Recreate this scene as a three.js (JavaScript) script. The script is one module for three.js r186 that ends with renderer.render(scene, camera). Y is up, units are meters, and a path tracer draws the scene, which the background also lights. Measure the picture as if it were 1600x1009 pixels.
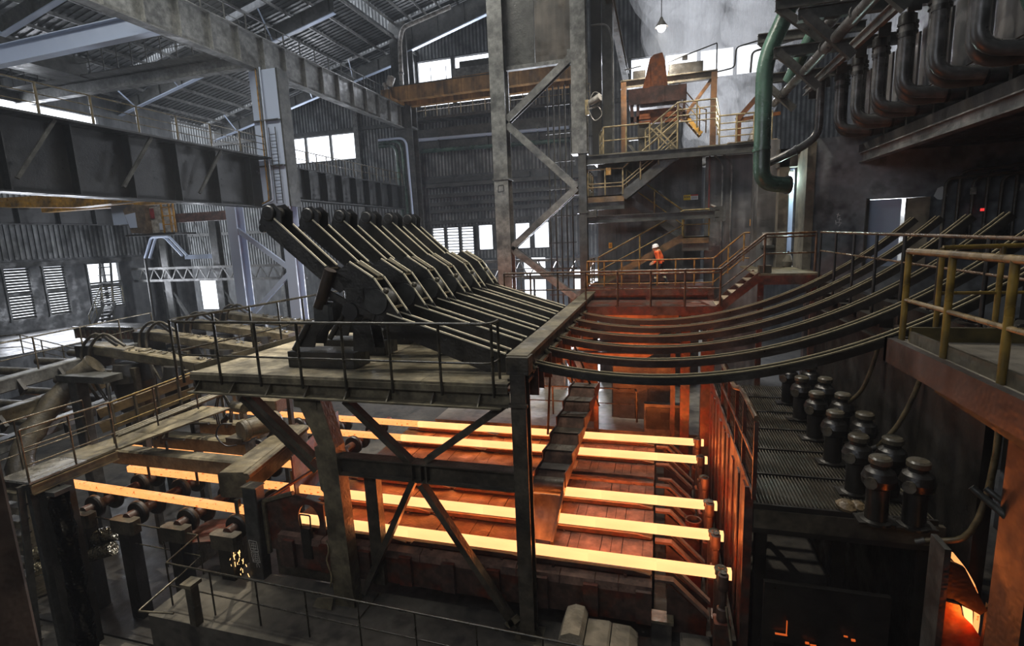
import * as THREE from 'three';
import { RectAreaLightUniformsLib } from 'three/addons/lights/RectAreaLightUniformsLib.js';
import { mergeVertices, mergeGeometries } from 'three/addons/utils/BufferGeometryUtils.js';

// ---------------------------------------------------------------- camera, sky, lights, exposure
RectAreaLightUniformsLib.init();
const scene = new THREE.Scene();
const camera = new THREE.PerspectiveCamera(64.34, 1600 / 1009, 0.1, 400);
camera.position.set(0, 10, 0);
camera.rotation.order = 'YXZ';
camera.rotation.set(THREE.MathUtils.degToRad(-9.48), THREE.MathUtils.degToRad(16.14), THREE.MathUtils.degToRad(-2.35));
scene.add(camera);
scene.fog = new THREE.FogExp2(0xcfd8e4, 0.0008);   // thin smoke haze in the hall
const renderer = new THREE.WebGLRenderer({ antialias: true });
renderer.toneMapping = THREE.LinearToneMapping;
renderer.toneMappingExposure = 0.95;
renderer.shadowMap.enabled = true;
scene.background = new THREE.Color().setRGB(2.6, 2.72, 2.95);   // an even overcast sky

// daylight that comes in through the windows and the roof lights, one light per opening; the front opening is added
function areaLight(name, [x, y, z], [w, h], [dx, dy, dz], [r, g, b], power) {
  const l = new THREE.RectAreaLight(new THREE.Color().setRGB(r, g, b), power, w, h);
  l.name = name; l.position.set(x, y, z); l.lookAt(x + dx, y + dy, z + dz); scene.add(l);
  return l;
}
const DAY = [0.93, 0.97, 1.06], WARM = [1.0, 0.97, 0.86];
areaLight('window_daylight', [-17.5, 25.3, -49.5], [11.5, 4.2], [0, 0, 1], DAY, 9);
areaLight('window_daylight_001', [3, 24, -49.5], [11, 2.4], [0, 0, 1], DAY, 22);
areaLight('window_daylight_002', [-35.3, 20.2, -49.4], [9, 2.4], [0, 0, 1], DAY, 14);
areaLight('window_daylight_003', [-12, 10.2, -49.5], [4.5, 2.2], [0, 0, 1], DAY, 9);
areaLight('window_daylight_004', [-44.6, 7.4, -29], [9, 3.6], [1, 0, 0], DAY, 12);
areaLight('window_daylight_005', [-44.6, 20.8, -26], [14, 1.4], [1, 0, 0], DAY, 16);
areaLight('doorway_daylight', [-12, 5.5, -49.5], [2, 5], [0, 0, 1], DAY, 12);
areaLight('gate_daylight', [-52, 4.6, -49.5], [4, 3.4], [0, 0, 1], DAY, 14);
areaLight('doorway_daylight', [-5.5, 4.6, -49.4], [5, 3.8], [0, 0, 1], DAY, 170);
// roof lights over the casting bay and the crane bay
areaLight('roof_daylight', [-15.5, 27.4, -12], [14, 1.6], [0, -1, 0], WARM, 60);
areaLight('roof_daylight_001', [-6, 27.4, -18], [16, 1.6], [0, -1, 0], WARM, 6);
areaLight('roof_daylight_002', [-33, 24, -16], [16, 1.4], [0, -1, 0], DAY, 4);
areaLight('roof_daylight_003', [-33, 24, -34], [16, 1.4], [0, -1, 0], DAY, 3);
areaLight('added_front_fill', [-8, 15, 3.8], [16, 2.6], [0, 0, -1], DAY, 5);  // fill for the front faces, through an added window behind the camera

// ---------------------------------------------------------------- helpers
let seed = 7;
const rnd = () => { seed = (seed * 1664525 + 1013904223) >>> 0; return seed / 4294967296; };
const rr = (a, b) => a + (b - a) * rnd();
const V = (x, y, z) => new THREE.Vector3(x, y, z);
const v3 = (a) => (a.isVector3 ? a : V(a[0], a[1], a[2]));
const count = {};
function numbered(name) { const k = (count[name] = (count[name] ?? -1) + 1); return k ? name + '_' + String(k).padStart(3, '0') : name; }
function partName(name, parent) {
  const c = (parent.userDataCount ??= {}), k = (c[name] = (c[name] ?? -1) + 1);
  return k ? name + '_' + String(k).padStart(3, '0') : name;
}
function put(o, name, parent) {
  o.name = parent === scene ? numbered(name) : partName(name, parent);
  o.castShadow = o.receiveShadow = true;
  parent.add(o);
  return o;
}
function thing(name, label, category, group) {
  const o = put(new THREE.Group(), name, scene);
  o.userData = { label, category };
  if (group) o.userData.group = group;
  return o;
}
function tag(o, label, category, group) { o.userData = { label, category }; if (group) o.userData.group = group; return o; }
function struct(o) { o.userData.kind = 'structure'; return o; }
function stuff(o) { o.userData.kind = 'stuff'; return o; }
// a copy of a thing with its parts, moved by [x, y, z]
function dup(root, [x, y, z], label) {
  const c = root.clone();
  c.name = numbered(root.name.replace(/_\d+$/, ''));
  c.position.add(V(x, y, z));
  scene.add(c);
  if (label) c.userData.label = label;
  return c;
}
// put a group's own origin at the middle of its base
function rebase(o) {
  o.updateMatrixWorld(true);
  const b = new THREE.Box3().setFromObject(o), p = V((b.min.x + b.max.x) / 2, b.min.y, (b.min.z + b.max.z) / 2);
  if (!isFinite(p.x)) return o;
  o.position.add(p);
  for (const c of o.children) c.position.sub(p);
  return o;
}
class MB {                       // collects triangles, then becomes ONE named mesh
  constructor() { this.P = []; this.N = []; this.U = []; }
  vert(p, n, u, v) { this.P.push(p.x, p.y, p.z); this.N.push(n.x, n.y, n.z); this.U.push(u, v); }
  static uv(p, n) {
    const ax = Math.abs(n.x), ay = Math.abs(n.y), az = Math.abs(n.z);
    return ay >= ax && ay >= az ? [p.x, p.z] : ax >= az ? [p.z, p.y] : [p.x, p.y];
  }
  tri(a, b, c, n) {
    n ??= b.clone().sub(a).cross(c.clone().sub(a)).normalize();
    for (const p of [a, b, c]) this.vert(p, n, ...MB.uv(p, n));
  }
  face(pts, n) {
    pts = pts.map(v3);
    n ??= pts[1].clone().sub(pts[0]).cross(pts[2].clone().sub(pts[0])).normalize();
    for (let i = 1; i < pts.length - 1; i++) this.tri(pts[0], pts[i], pts[i + 1], n);
    return this;
  }
  // closed flat outline swept by a vector
  prism(pts, d) {
    pts = pts.map(v3); d = v3(d);
    const n = V(0, 0, 0);
    pts.forEach((p, i) => { const q = pts[(i + 1) % pts.length]; n.x += (p.y - q.y) * (p.z + q.z); n.y += (p.z - q.z) * (p.x + q.x); n.z += (p.x - q.x) * (p.y + q.y); });
    n.normalize();
    if (n.dot(d) > 0) { pts = pts.slice().reverse(); n.negate(); }
    const e = pts[1].clone().sub(pts[0]).normalize(), f = n.clone().cross(e);
    const flat = pts.map((p) => new THREE.Vector2(p.dot(e), p.dot(f)));
    const back = n.clone().negate();
    for (const [a, b, c] of THREE.ShapeUtils.triangulateShape(flat, [])) {
      this.tri(pts[a], pts[b], pts[c], n);
      this.tri(pts[c].clone().add(d), pts[b].clone().add(d), pts[a].clone().add(d), back);
    }
    for (let i = 0; i < pts.length; i++) {
      const p = pts[i], q = pts[(i + 1) % pts.length];
      this.face([q, p, p.clone().add(d), q.clone().add(d)]);
    }
    return this;
  }
  // cross-section (list of [side, up]) from p to q
  ext(p, q, sec, up = [0, 1, 0]) {
    p = v3(p); q = v3(q);
    const d = q.clone().sub(p); let u = v3(up).clone();
    if (Math.abs(d.clone().normalize().dot(u)) > 0.99) u = Math.abs(u.y) > 0.9 ? V(0, 0, 1) : V(0, 1, 0);
    const s = d.clone().cross(u).normalize(), w = s.clone().cross(d).normalize();
    return this.prism(sec.map(([a, b]) => p.clone().addScaledVector(s, a).addScaledVector(w, b)), d);
  }
  box(x0, y0, z0, x1, y1, z1, c = 0) { return this.ext([(x0 + x1) / 2, y0, (z0 + z1) / 2], [(x0 + x1) / 2, y1, (z0 + z1) / 2], rect(x1 - x0, z1 - z0, c), [0, 0, 1]); }
  bar(p, q, w, h, up, c = 0) { return this.ext(p, q, rect(w, h, c), up); }
  ib(p, q, b, h, up, tf = 0.03, tw = 0.025) { return this.ext(p, q, isec(b, h, tf, tw), up); }
  rings(rs, closedEnds = true) {   // rs: rings of {p, n} of equal length
    const m = rs[0].length; let len = 0;
    for (let i = 0; i < rs.length - 1; i++) {
      const dl = rs[i][0].p.distanceTo(rs[i + 1][0].p);
      for (let j = 0; j < m; j++) {
        const k = (j + 1) % m, A = rs[i][j], B = rs[i][k], C = rs[i + 1][k], D = rs[i + 1][j];
        const u0 = j * rs[i].w, u1 = (j + 1) * rs[i].w;
        this.vert(A.p, A.n, u0, len); this.vert(B.p, B.n, u1, len); this.vert(C.p, C.n, u1, len + dl);
        this.vert(A.p, A.n, u0, len); this.vert(C.p, C.n, u1, len + dl); this.vert(D.p, D.n, u0, len + dl);
      }
      len += dl;
    }
    if (closedEnds) { this.face(rs[0].map((a) => a.p).reverse()); this.face(rs[rs.length - 1].map((a) => a.p)); }
    return this;
  }
  tube(path, r, m = 8) {
    path = path.map(v3);
    const t0 = path[1].clone().sub(path[0]).normalize();
    let u = Math.abs(t0.y) > 0.9 ? V(1, 0, 0) : V(0, 1, 0), rs = [];
    for (let i = 0; i < path.length; i++) {
      const a = i ? path[i].clone().sub(path[i - 1]).normalize() : null, b = i < path.length - 1 ? path[i + 1].clone().sub(path[i]).normalize() : null;
      const t = a && b ? a.clone().add(b).normalize() : (a ?? b);
      u = u.clone().addScaledVector(t, -u.dot(t)).normalize();
      const w = t.clone().cross(u), rad = Array.isArray(r) ? r[i] : r;
      const ring = [];
      for (let j = 0; j < m; j++) {
        const f = (j / m) * Math.PI * 2, n = u.clone().multiplyScalar(Math.cos(f)).addScaledVector(w, Math.sin(f));
        ring.push({ p: path[i].clone().addScaledVector(n, rad), n });
      }
      ring.w = (rad * 2 * Math.PI) / m;
      rs.push(ring);
    }
    return this.rings(rs);
  }
  cyl(p, q, r, m = 12, r2 = r) { return this.tube([p, q], [r, r2], m); }
  // profile [[radius, along], ...] round the axis from base in direction dir, hard edges
  lathe(prof, base, dir = [0, 1, 0], m = 16) {
    base = v3(base); const d = v3(dir).clone().normalize();
    const u = (Math.abs(d.y) > 0.9 ? V(1, 0, 0) : V(0, 1, 0)); u.addScaledVector(d, -u.dot(d)).normalize();
    const w = d.clone().cross(u);
    for (let i = 0; i < prof.length - 1; i++) {
      const [r0, h0] = prof[i], [r1, h1] = prof[i + 1], L = Math.hypot(r1 - r0, h1 - h0) || 1;
      const nr = (h1 - h0) / L, nh = -(r1 - r0) / L, rs = [];
      for (const [r, h] of [[r0, h0], [r1, h1]]) {
        const ring = [];
        for (let j = 0; j < m; j++) {
          const f = (j / m) * Math.PI * 2, e = u.clone().multiplyScalar(Math.cos(f)).addScaledVector(w, Math.sin(f));
          ring.push({ p: base.clone().addScaledVector(d, h).addScaledVector(e, Math.max(r, 1e-4)), n: e.clone().multiplyScalar(nr).addScaledVector(d, nh).normalize() });
        }
        ring.w = (Math.max(r, 0.02) * 2 * Math.PI) / m;
        rs.push(ring);
      }
      this.rings(rs, false);
    }
    return this;
  }
  geometry() {
    const g = new THREE.BufferGeometry();
    g.setAttribute('position', new THREE.Float32BufferAttribute(this.P, 3));
    g.setAttribute('normal', new THREE.Float32BufferAttribute(this.N, 3));
    g.setAttribute('uv', new THREE.Float32BufferAttribute(this.U, 2));
    return mergeVertices(g, 1e-5);
  }
  build(name, mat, parent = scene, label) {
    const o = put(new THREE.Mesh(this.geometry(), mat), name, parent);
    if (label) o.userData.label = label;
    return o;
  }
}
const mb = () => new MB();
function rect(w, h, c = 0) {
  const a = w / 2, b = h / 2;
  return c ? [[-a + c, -b], [a - c, -b], [a, -b + c], [a, b - c], [a - c, b], [-a + c, b], [-a, b - c], [-a, -b + c]] : [[-a, -b], [a, -b], [a, b], [-a, b]];
}
function isec(b, h, tf, tw) {
  const B = b / 2, H = h / 2, t = tw / 2;
  return [[-B, -H], [B, -H], [B, -H + tf], [t, -H + tf], [t, H - tf], [B, H - tf], [B, H], [-B, H], [-B, H - tf], [-t, H - tf], [-t, -H + tf], [-B, -H + tf]];
}
const lsec = (b, h, t) => [[0, 0], [b, 0], [b, t], [t, t], [t, h], [0, h]];
const csec = (b, h, t) => [[0, -h / 2], [b, -h / 2], [b, -h / 2 + t], [t, -h / 2 + t], [t, h / 2 - t], [b, h / 2 - t], [b, h / 2], [0, h / 2]];
// rounds the corners of a polyline
function bend(pts, r, k = 6) {
  pts = pts.map(v3); const out = [pts[0]];
  for (let i = 1; i < pts.length - 1; i++) {
    const a = pts[i - 1].clone().sub(pts[i]), b = pts[i + 1].clone().sub(pts[i]);
    const d = Math.min(r, a.length() * 0.49, b.length() * 0.49);
    a.normalize(); b.normalize();
    const A = pts[i].clone().addScaledVector(a, d), B = pts[i].clone().addScaledVector(b, d);
    for (let j = 0; j <= k; j++) {
      const t = j / k;
      out.push(A.clone().multiplyScalar((1 - t) * (1 - t)).addScaledVector(pts[i], 2 * t * (1 - t)).addScaledVector(B, t * t));
    }
  }
  out.push(pts[pts.length - 1]);
  return out;
}
// a hanging or arched curve through points
const spline = (pts, n = 16) => new THREE.CatmullRomCurve3(pts.map(v3)).getPoints(n);

// ---------------------------------------------------------------- materials
function noiseGrid(n, s) { const g = new Float32Array(n * n); let k = s >>> 0; for (let i = 0; i < n * n; i++) { k = (k * 1664525 + 1013904223) >>> 0; g[i] = k / 4294967296; } return g; }
const grids = [3, 11, 23, 37, 51].map((s) => noiseGrid(64, s));
function vnoise(gi, x, y, per) {      // tileable value noise, period per
  const g = grids[gi % 5], xi = Math.floor(x), yi = Math.floor(y), fx = x - xi, fy = y - yi;
  const sx = fx * fx * (3 - 2 * fx), sy = fy * fy * (3 - 2 * fy);
  const at = (a, b) => g[((b % per + per) % per % 64) * 64 + ((a % per + per) % per % 64)];
  return (at(xi, yi) * (1 - sx) + at(xi + 1, yi) * sx) * (1 - sy) + (at(xi, yi + 1) * (1 - sx) + at(xi + 1, yi + 1) * sx) * sy;
}
function fbm(gi, u, v, f, oct = 4, ax = 1, ay = 1) {
  let s = 0, a = 0.5, t = 0;
  for (let o = 0; o < oct; o++) { s += a * vnoise(gi + o, u * f * ax, v * f * ay, Math.max(1, Math.round(f))); t += a; a *= 0.5; f *= 2; if (f > 64) break; }
  return s / t;
}
function texture(size, fn, srgb = true, metres = 3) {
  const d = new Uint8Array(size * size * 4);
  for (let y = 0; y < size; y++) for (let x = 0; x < size; x++) {
    const c = fn(x / size, y / size), i = (y * size + x) * 4;
    for (let k = 0; k < 3; k++) d[i + k] = Math.max(0, Math.min(255, (c.length ? c[k] : c) * 255));
    d[i + 3] = 255;
  }
  const t = new THREE.DataTexture(d, size, size);
  t.wrapS = t.wrapT = THREE.RepeatWrapping; t.magFilter = THREE.LinearFilter; t.minFilter = THREE.LinearMipmapLinearFilter; t.generateMipmaps = true;
  if (srgb) t.colorSpace = THREE.SRGBColorSpace;
  t.repeat.set(1 / metres, 1 / metres); t.needsUpdate = true;
  return t;
}
const clamp = (x, a = 0, b = 1) => Math.min(b, Math.max(a, x));
// greyish grime: blotches, fine speckle
const T_grime = texture(512, (u, v) => { const n = fbm(0, u, v, 4, 5), m = fbm(2, u, v, 16, 3), s = vnoise(3, u * 64, v * 64, 64); const g = 0.62 + 0.5 * (n - 0.5) + 0.3 * (m - 0.5) + 0.1 * (s - 0.5); return [g * 1.03, g, g * 0.95]; }, true, 3);
// vertical dirt runs
const T_streak = texture(512, (u, v) => { const a = fbm(1, u, v, 32, 2, 1, 0.06), b = fbm(4, u, v, 5, 4), c = fbm(2, u, v, 16, 3); const g = 0.6 + 0.34 * (a - 0.5) + 0.55 * (b - 0.5) + 0.2 * (c - 0.5); return [g, g, g * 0.98]; }, true, 5);
const T_rust = texture(512, (u, v) => { const n = clamp((fbm(0, u, v, 6, 5) - 0.47) * 5), m = 0.7 + 0.5 * (fbm(3, u, v, 20, 3) - 0.5); return [m * (0.75 + 0.1 * n), m * (0.69 - 0.22 * n), m * (0.66 - 0.36 * n)]; }, true, 2.2);
const T_conc = texture(512, (u, v) => { const n = fbm(0, u, v, 3, 5), m = fbm(2, u, v, 24, 2), k = clamp((fbm(4, u, v, 8, 4) - 0.58) * 6); const g = 0.66 + 0.5 * (n - 0.5) + 0.18 * (m - 0.5) - 0.18 * k; return [g * 1.02, g, g * 0.96]; }, true, 4);
const T_bump = texture(512, (u, v) => { const g = 0.5 * fbm(0, u, v, 12, 4) + 0.5 * fbm(2, u, v, 40, 2); return g; }, false, 1.6);
const T_rough = texture(256, (u, v) => 0.55 + 0.75 * (fbm(3, u, v, 6, 4) - 0.4), false, 2);
const T_scale = texture(512, (u, v) => { const n = fbm(1, u, v, 24, 2), s = clamp((n - 0.76) * 12), b = 0.95 + 0.1 * (fbm(0, u, v, 8, 3) - 0.5); return [b * (1 - 0.2 * s), b * (1 - 0.42 * s), b * (1 - 0.55 * s)]; }, true, 1.4);
const lin = (h) => new THREE.Color(h);
function M(name, color, { map = T_grime, rough = 0.75, metal = 0, bump = 0.004, extra = {} } = {}) {
  const m = new THREE.MeshStandardMaterial({ color: lin(color), roughness: rough, metalness: metal, map, ...extra });
  if (bump) { m.bumpMap = T_bump; m.bumpScale = bump; }
  if (rough < 0.9) m.roughnessMap = T_rough;
  m.name = name;
  return m;
}
const steel = M('painted grey steel', '#8f9498');
const steelDark = M('dark grey steel', '#565959');
const steelBlue = M('pale blue grey painted steel', '#a3afc4', { map: null, bump: 0.002 });
const dusty = M('dust covered steel', '#8d8671', { bump: 0.008 });
const dustyDark = M('sooty machine steel', '#625d51', { bump: 0.008 });
const armSteel = M('black oiled machine steel', '#3a3833', { bump: 0.008 });
const sooty = M('soot black steel', '#2b2926');
const rodSteel = M('worn bright steel', '#a79f8b', { rough: 0.5, metal: 0.4 });
const edgeSteel = M('rubbed dusty edge', '#cfc5aa', { map: null, rough: 0.95, bump: 0 });
const litRailEdge = M('rail edge, top light in colour', '#6f664f', { map: null, rough: 0.95, bump: 0 });  // rail tops paler than their sides: light from above put into the colour
const railDark = M('dark handrail paint', '#5a564a', { rough: 0.55 });
const railYellow = M('faded yellow handrail paint', '#c2a858', { rough: 0.6 });
const railCream = M('cream yellow handrail paint', '#d9caa0', { rough: 0.6 });
const yellow = M('yellow paint', '#d9a52c', { rough: 0.6 });
const cranePaint = M('orange crane paint', '#cf9a5c', { map: T_streak });
const carOrange = M('orange carriage paint', '#c9702e', { map: T_grime });
const carMaroon = M('dull maroon paint', '#7d5347', { map: T_grime });
const concrete = M('stained concrete', '#8b857a', { map: T_conc, rough: 0.95, bump: 0.006 });
const concreteDark = M('sooty concrete', '#5d5a55', { map: T_conc, rough: 0.95, bump: 0.006 });
const wallPaint = M('grey painted plate wall', '#777779', { map: T_streak });
const cladding = M('grey profiled sheet', '#63666a', { map: T_streak });
const litRib = M('profiled sheet rib, light in colour', '#a9adb0', { map: T_streak });  // ribs of the same sheet, paler for the light they catch
const roofSheet = M('dark roof sheet', '#55575a', { map: T_streak });
const greenPipe = M('green painted pipe', '#5e8577', { map: T_streak, rough: 0.5 });
const pipeGrey = M('grey pipe lagging', '#6d7074', { map: T_grime, rough: 0.6 });
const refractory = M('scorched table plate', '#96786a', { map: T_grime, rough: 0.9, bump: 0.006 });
const shadedPlate = M('dark burnt table plate, shade in colour', '#6a4a3e', { map: T_grime, rough: 0.8, bump: 0.006 });  // burnt left plates, darker too for lacking the daylight on the right
const scorched = M('scorched steel', '#7d665a', { map: T_rust, rough: 0.85, bump: 0.006 });
const shieldSteel = M('scorched heat shield sheet', '#946f5c', { map: T_rust, rough: 0.85, bump: 0.01 });
const rubber = M('black rubber hose', '#1d1c1b', { rough: 0.7 });
const glass = new THREE.MeshPhysicalMaterial({ color: 0xffffff, roughness: 0, transmission: 1, thickness: 0, ior: 1.45 }); glass.name = 'window glass';
const white = M('white paint', '#d8d8d8', { rough: 0.6 });
// strands of hot steel: glow that fades a little towards the far, cooler end
const T_hot = texture(256, (u, v) => { const b = 0.95 + 0.1 * (fbm(0, u, v, 6, 3, 0.3, 1) - 0.5); return [b, b * 0.99, b * 0.97]; }, true, 1.4);
const hot = (r, g, b, s, map = T_hot) => { const m = new THREE.MeshStandardMaterial({ color: 0x3a2a22, roughness: 0.9, emissive: new THREE.Color().setRGB(r, g, b), emissiveIntensity: s, emissiveMap: map }); m.name = 'glowing hot steel'; return m; };
const hotSteel = hot(1.0, 0.5, 0.2, 2.15), coolSteel = hot(1.0, 0.4, 0.12, 1.6, T_scale);

// ---------------------------------------------------------------- repeated kinds
// handrail along base points (deck level), one thing with posts, top rail and lower rails
function railing(name, label, pts, { h = 1.1, mids = [0.55], r = 0.024, pr = 0.022, step = 1.4, mat = railDark, postMat = mat, square = false, drop = 0, skipEnds = false, group, kick = 0, rnds = 0.06 } = {}) {
  pts = pts.map(v3);
  const t = thing(name, label, 'handrail', group), up = (y) => pts.map((p) => V(p.x, p.y + y, p.z));
  mb().tube(bend(up(h), rnds, 3), r, 8).build('top_rail', mat, t);
  for (const m of mids) mb().tube(bend(up(m), rnds, 3), r * 0.72, 6).build('middle_rail', mat, t);
  for (let i = 0; i < pts.length - 1; i++) {
    const d = pts[i + 1].clone().sub(pts[i]), L = Math.hypot(d.x, d.z), n = Math.max(1, Math.round(L / step));
    for (let k = i ? 1 : 0; k <= n; k++) {
      const p = pts[i].clone().addScaledVector(d, k / n), b = V(p.x, p.y - drop, p.z), e = V(p.x, p.y + h, p.z);
      (square ? mb().bar(b, e, pr * 2, pr * 2, [0, 0, 1]) : mb().cyl(b, e, pr, 8)).build('post', postMat, t);
    }
    if (kick) mb().bar(pts[i].clone().add(V(0, kick / 2, 0)), pts[i + 1].clone().add(V(0, kick / 2, 0)), 0.008, kick).build('kick_plate', mat, t);
  }
  return rebase(t);
}
// open-tread stair between two points, width along z from z0 to z1
function stair(name, label, [x0, y0], [x1, y1], z0, z1, n, mat, treadMat = mat, sh = 0.26) {
  const t = thing(name, label, 'stairs');
  for (const z of [z0, z1]) mb().bar([x0, y0, z], [x1, y1, z], 0.03, sh).build('stringer', mat, t);
  for (let k = 0; k <= n; k++) { const f = (k + 0.25) / (n + 0.5), x = x0 + (x1 - x0) * f, y = y0 + (y1 - y0) * f + 0.06; mb().box(x - 0.13, y - 0.02, Math.min(z0, z1) + 0.02, x + 0.13, y + 0.02, Math.max(z0, z1) - 0.02).build('tread', treadMat, t); }
  return rebase(t);
}

// ---------------------------------------------------------------- the hall
struct(mb().box(-60, -0.4, -60, 22, 0, 4).build('floor', concreteDark));
// a clad wall in a vertical plane with rectangular openings [u0, y0, u1, y1]
function cladWall(name, axis, at, out, u0, u1, y0, y1, holes, mat, ribStep, ribYs, girts = []) {
  const t = struct(put(new THREE.Group(), name, scene));
  const us = [...new Set([u0, u1, ...holes.flatMap((h) => [h[0], h[2]])])].filter((u) => u >= u0 && u <= u1).sort((a, b) => a - b);
  const box = (b, ua, ya, ub, yb, d0, d1) => (axis === 'z' ? b.box(ua, ya, at + d0 * out, ub, yb, at + d1 * out) : b.box(at + d0 * out, ya, ua, at + d1 * out, yb, ub));
  const open = (u) => holes.filter((h) => u > h[0] && u < h[2]).map((h) => [h[1], h[3]]).sort((a, b) => a[0] - b[0]);
  const spans = (u, a, b) => { let y = a; const r = []; for (const [p, q] of open(u)) { if (p > y) r.push([y, Math.min(p, b)]); y = Math.max(y, q); } if (y < b) r.push([y, b]); return r.filter((s) => s[1] - s[0] > 0.05); };
  for (let i = 0; i < us.length - 1; i++) for (const [a, b] of spans((us[i] + us[i + 1]) / 2, y0, y1)) box(mb(), us[i], a, us[i + 1], b, -0.25, 0).build('wall_sheet', mat, t);
  if (ribStep) {
    const r = mb();
    for (let u = u0 + ribStep / 2; u < u1; u += ribStep) for (const [ya, yb] of ribYs) for (const [a, b] of spans(u, ya, yb)) box(r, u - ribStep * 0.24, a + 0.02, u + ribStep * 0.24, b - 0.02, 0, 0.07);
    stuff(r.build('sheet_rib', litRib, t));
  }
  for (const [ga, gb, y, h] of girts) box(mb(), ga, y, gb, y + h, 0.07, 0.28).build('girt', steelDark, t);
  return t;
}
const HZ = -50;
cladWall('wall_back', 'z', HZ, 1, -60, 22, 0, 38, [
  [-23.3, 23.2, -11.5, 27.4], [-2.6, 22.8, 9, 25.1], [-40, 18.9, -30.7, 21.5], [-54.2, 2.8, -49.8, 6.4], [-17.8, 8.9, -10.1, 11.3], [-13.0, 3.2, -10.8, 7.9], [-8, 2.7, -3, 6.6], [-22.8, 8.5, -18, 11.2]],
cladding, 0.36, [[8, 15.4], [16.4, 22], [22, 34]], [[-60, -12, 15.7, 0.5], [-60, -12, 11.6, 0.35], [-60, 4, 21.6, 0.35], [-60, -23.5, 28.5, 0.4], [-23, 10, 31, 0.4]]);
cladWall('wall_left', 'x', -45, 1, -41, 4, 0, 23, [
  [-33.7, 5.5, -31.05, 9.2], [-29.4, 5.5, -27.9, 9.2], [-27, 5.5, -25.4, 9.2], [-24.6, 5.5, -23.2, 9.2], [-34, 19.6, -12, 21.2]],
cladding, 0.36, [[9.8, 13], [13.3, 20]], [[-41, 4, 13.0, 0.3], [-41, 4, 9.3, 0.35]]);
struct(mb().box(14, 0, -60, 14.4, 38, 4).build('wall_right', wallPaint));
cladWall('wall_front', 'z', 4, -1, -60, 22, 0, 38, [[-16, 13.7, 0, 16.3]], wallPaint, 0, []);  // window opening added to let the front fill in

// windows: frame with mullions and a pane, louvred ones with slats
let windowNo = 1;
function windowAt(axis, at, [u0, y0, u1, y1], { cols = 1, rows = 1, slats = 0, slatRange = [0, 1], paned = true, bar = 0.12 } = {}) {
  const t = struct(put(new THREE.Group(), 'window_' + windowNo++, scene));
  const bx = (ua, ya, ub, yb, d0, d1) => (axis === 'z' ? mb().box(ua, ya, at + d0, ub, yb, at + d1) : mb().box(at + d0, ya, ua, at + d1, yb, ub));
  bx(u0 - 0.1, y0 - 0.12, u1 + 0.1, y0, -0.2, 0.12).build('sill', steelDark, t);
  bx(u0 - 0.1, y1, u1 + 0.1, y1 + 0.12, -0.2, 0.12).build('head_frame', steelDark, t);
  for (let i = 0; i <= cols; i++) { const u = u0 + ((u1 - u0) * i) / cols; bx(u - bar / 2, y0, u + bar / 2, y1, -0.15, 0.1).build('mullion', steelDark, t); }
  for (let j = 1; j < rows; j++) { const y = y0 + ((y1 - y0) * j) / rows; bx(u0, y - bar / 2, u1, y + bar / 2, -0.15, 0.08).build('transom', steelDark, t); }
  if (paned) for (let i = 0; i < cols; i++) { const a = u0 + ((u1 - u0) * i) / cols, b = u0 + ((u1 - u0) * (i + 1)) / cols; (axis === 'z' ? mb().face([[a, y0, at - 0.1], [b, y0, at - 0.1], [b, y1, at - 0.1], [a, y1, at - 0.1]]) : mb().face([[at - 0.1, y0, a], [at - 0.1, y0, b], [at - 0.1, y1, b], [at - 0.1, y1, a]])).build('pane', glass, t); }
  for (let k = 0; k < slats; k++) {
    const f = slatRange[0] + ((slatRange[1] - slatRange[0]) * (k + 0.5)) / slats, y = y0 + (y1 - y0) * f, hh = ((y1 - y0) * (slatRange[1] - slatRange[0]) / slats) * 0.42;
    (axis === 'z' ? mb().bar([u0, y, at + 0.02], [u1, y, at + 0.02], 0.16, 0.02, [0, 0.8, 0.6]) : mb().bar([at + 0.02, y, u0], [at + 0.02, y, u1], 0.02, hh * 2, [0.2, 0.97, 0])).build('louvre_slat', steelDark, t);
  }
  return t;
}
windowAt('z', HZ, [-23.3, 23.2, -11.5, 27.4], { cols: 3, bar: 0.4 });
windowAt('z', HZ, [-2.6, 22.8, 9, 25.1], { cols: 4, bar: 0.3 });
windowAt('z', HZ, [-40, 18.9, -30.7, 21.5], { cols: 3, bar: 0.2 });
windowAt('z', HZ, [-17.8, 8.9, -10.1, 11.3], { cols: 4, bar: 0.5 });
windowAt('z', HZ, [-22.8, 8.5, -18, 11.2], { cols: 3, bar: 0.35, slats: 9, paned: false });
windowAt('x', -45, [-33.7, 5.5, -31.05, 9.2], { cols: 2, rows: 2, slats: 12, slatRange: [0, 0.6] });
windowAt('x', -45, [-29.4, 5.5, -27.9, 9.2], { cols: 1, rows: 2, slats: 18, paned: false });
windowAt('x', -45, [-27, 5.5, -25.4, 9.2], { cols: 1, rows: 2, slats: 18, paned: false });
windowAt('x', -45, [-24.6, 5.5, -23.2, 9.2], { cols: 1, rows: 2, slats: 20, paned: false });

windowAt('z', 4, [-16, 13.7, 0, 16.3], { cols: 8, bar: 0.15 });  // unseen window, added for the front fill

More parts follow.
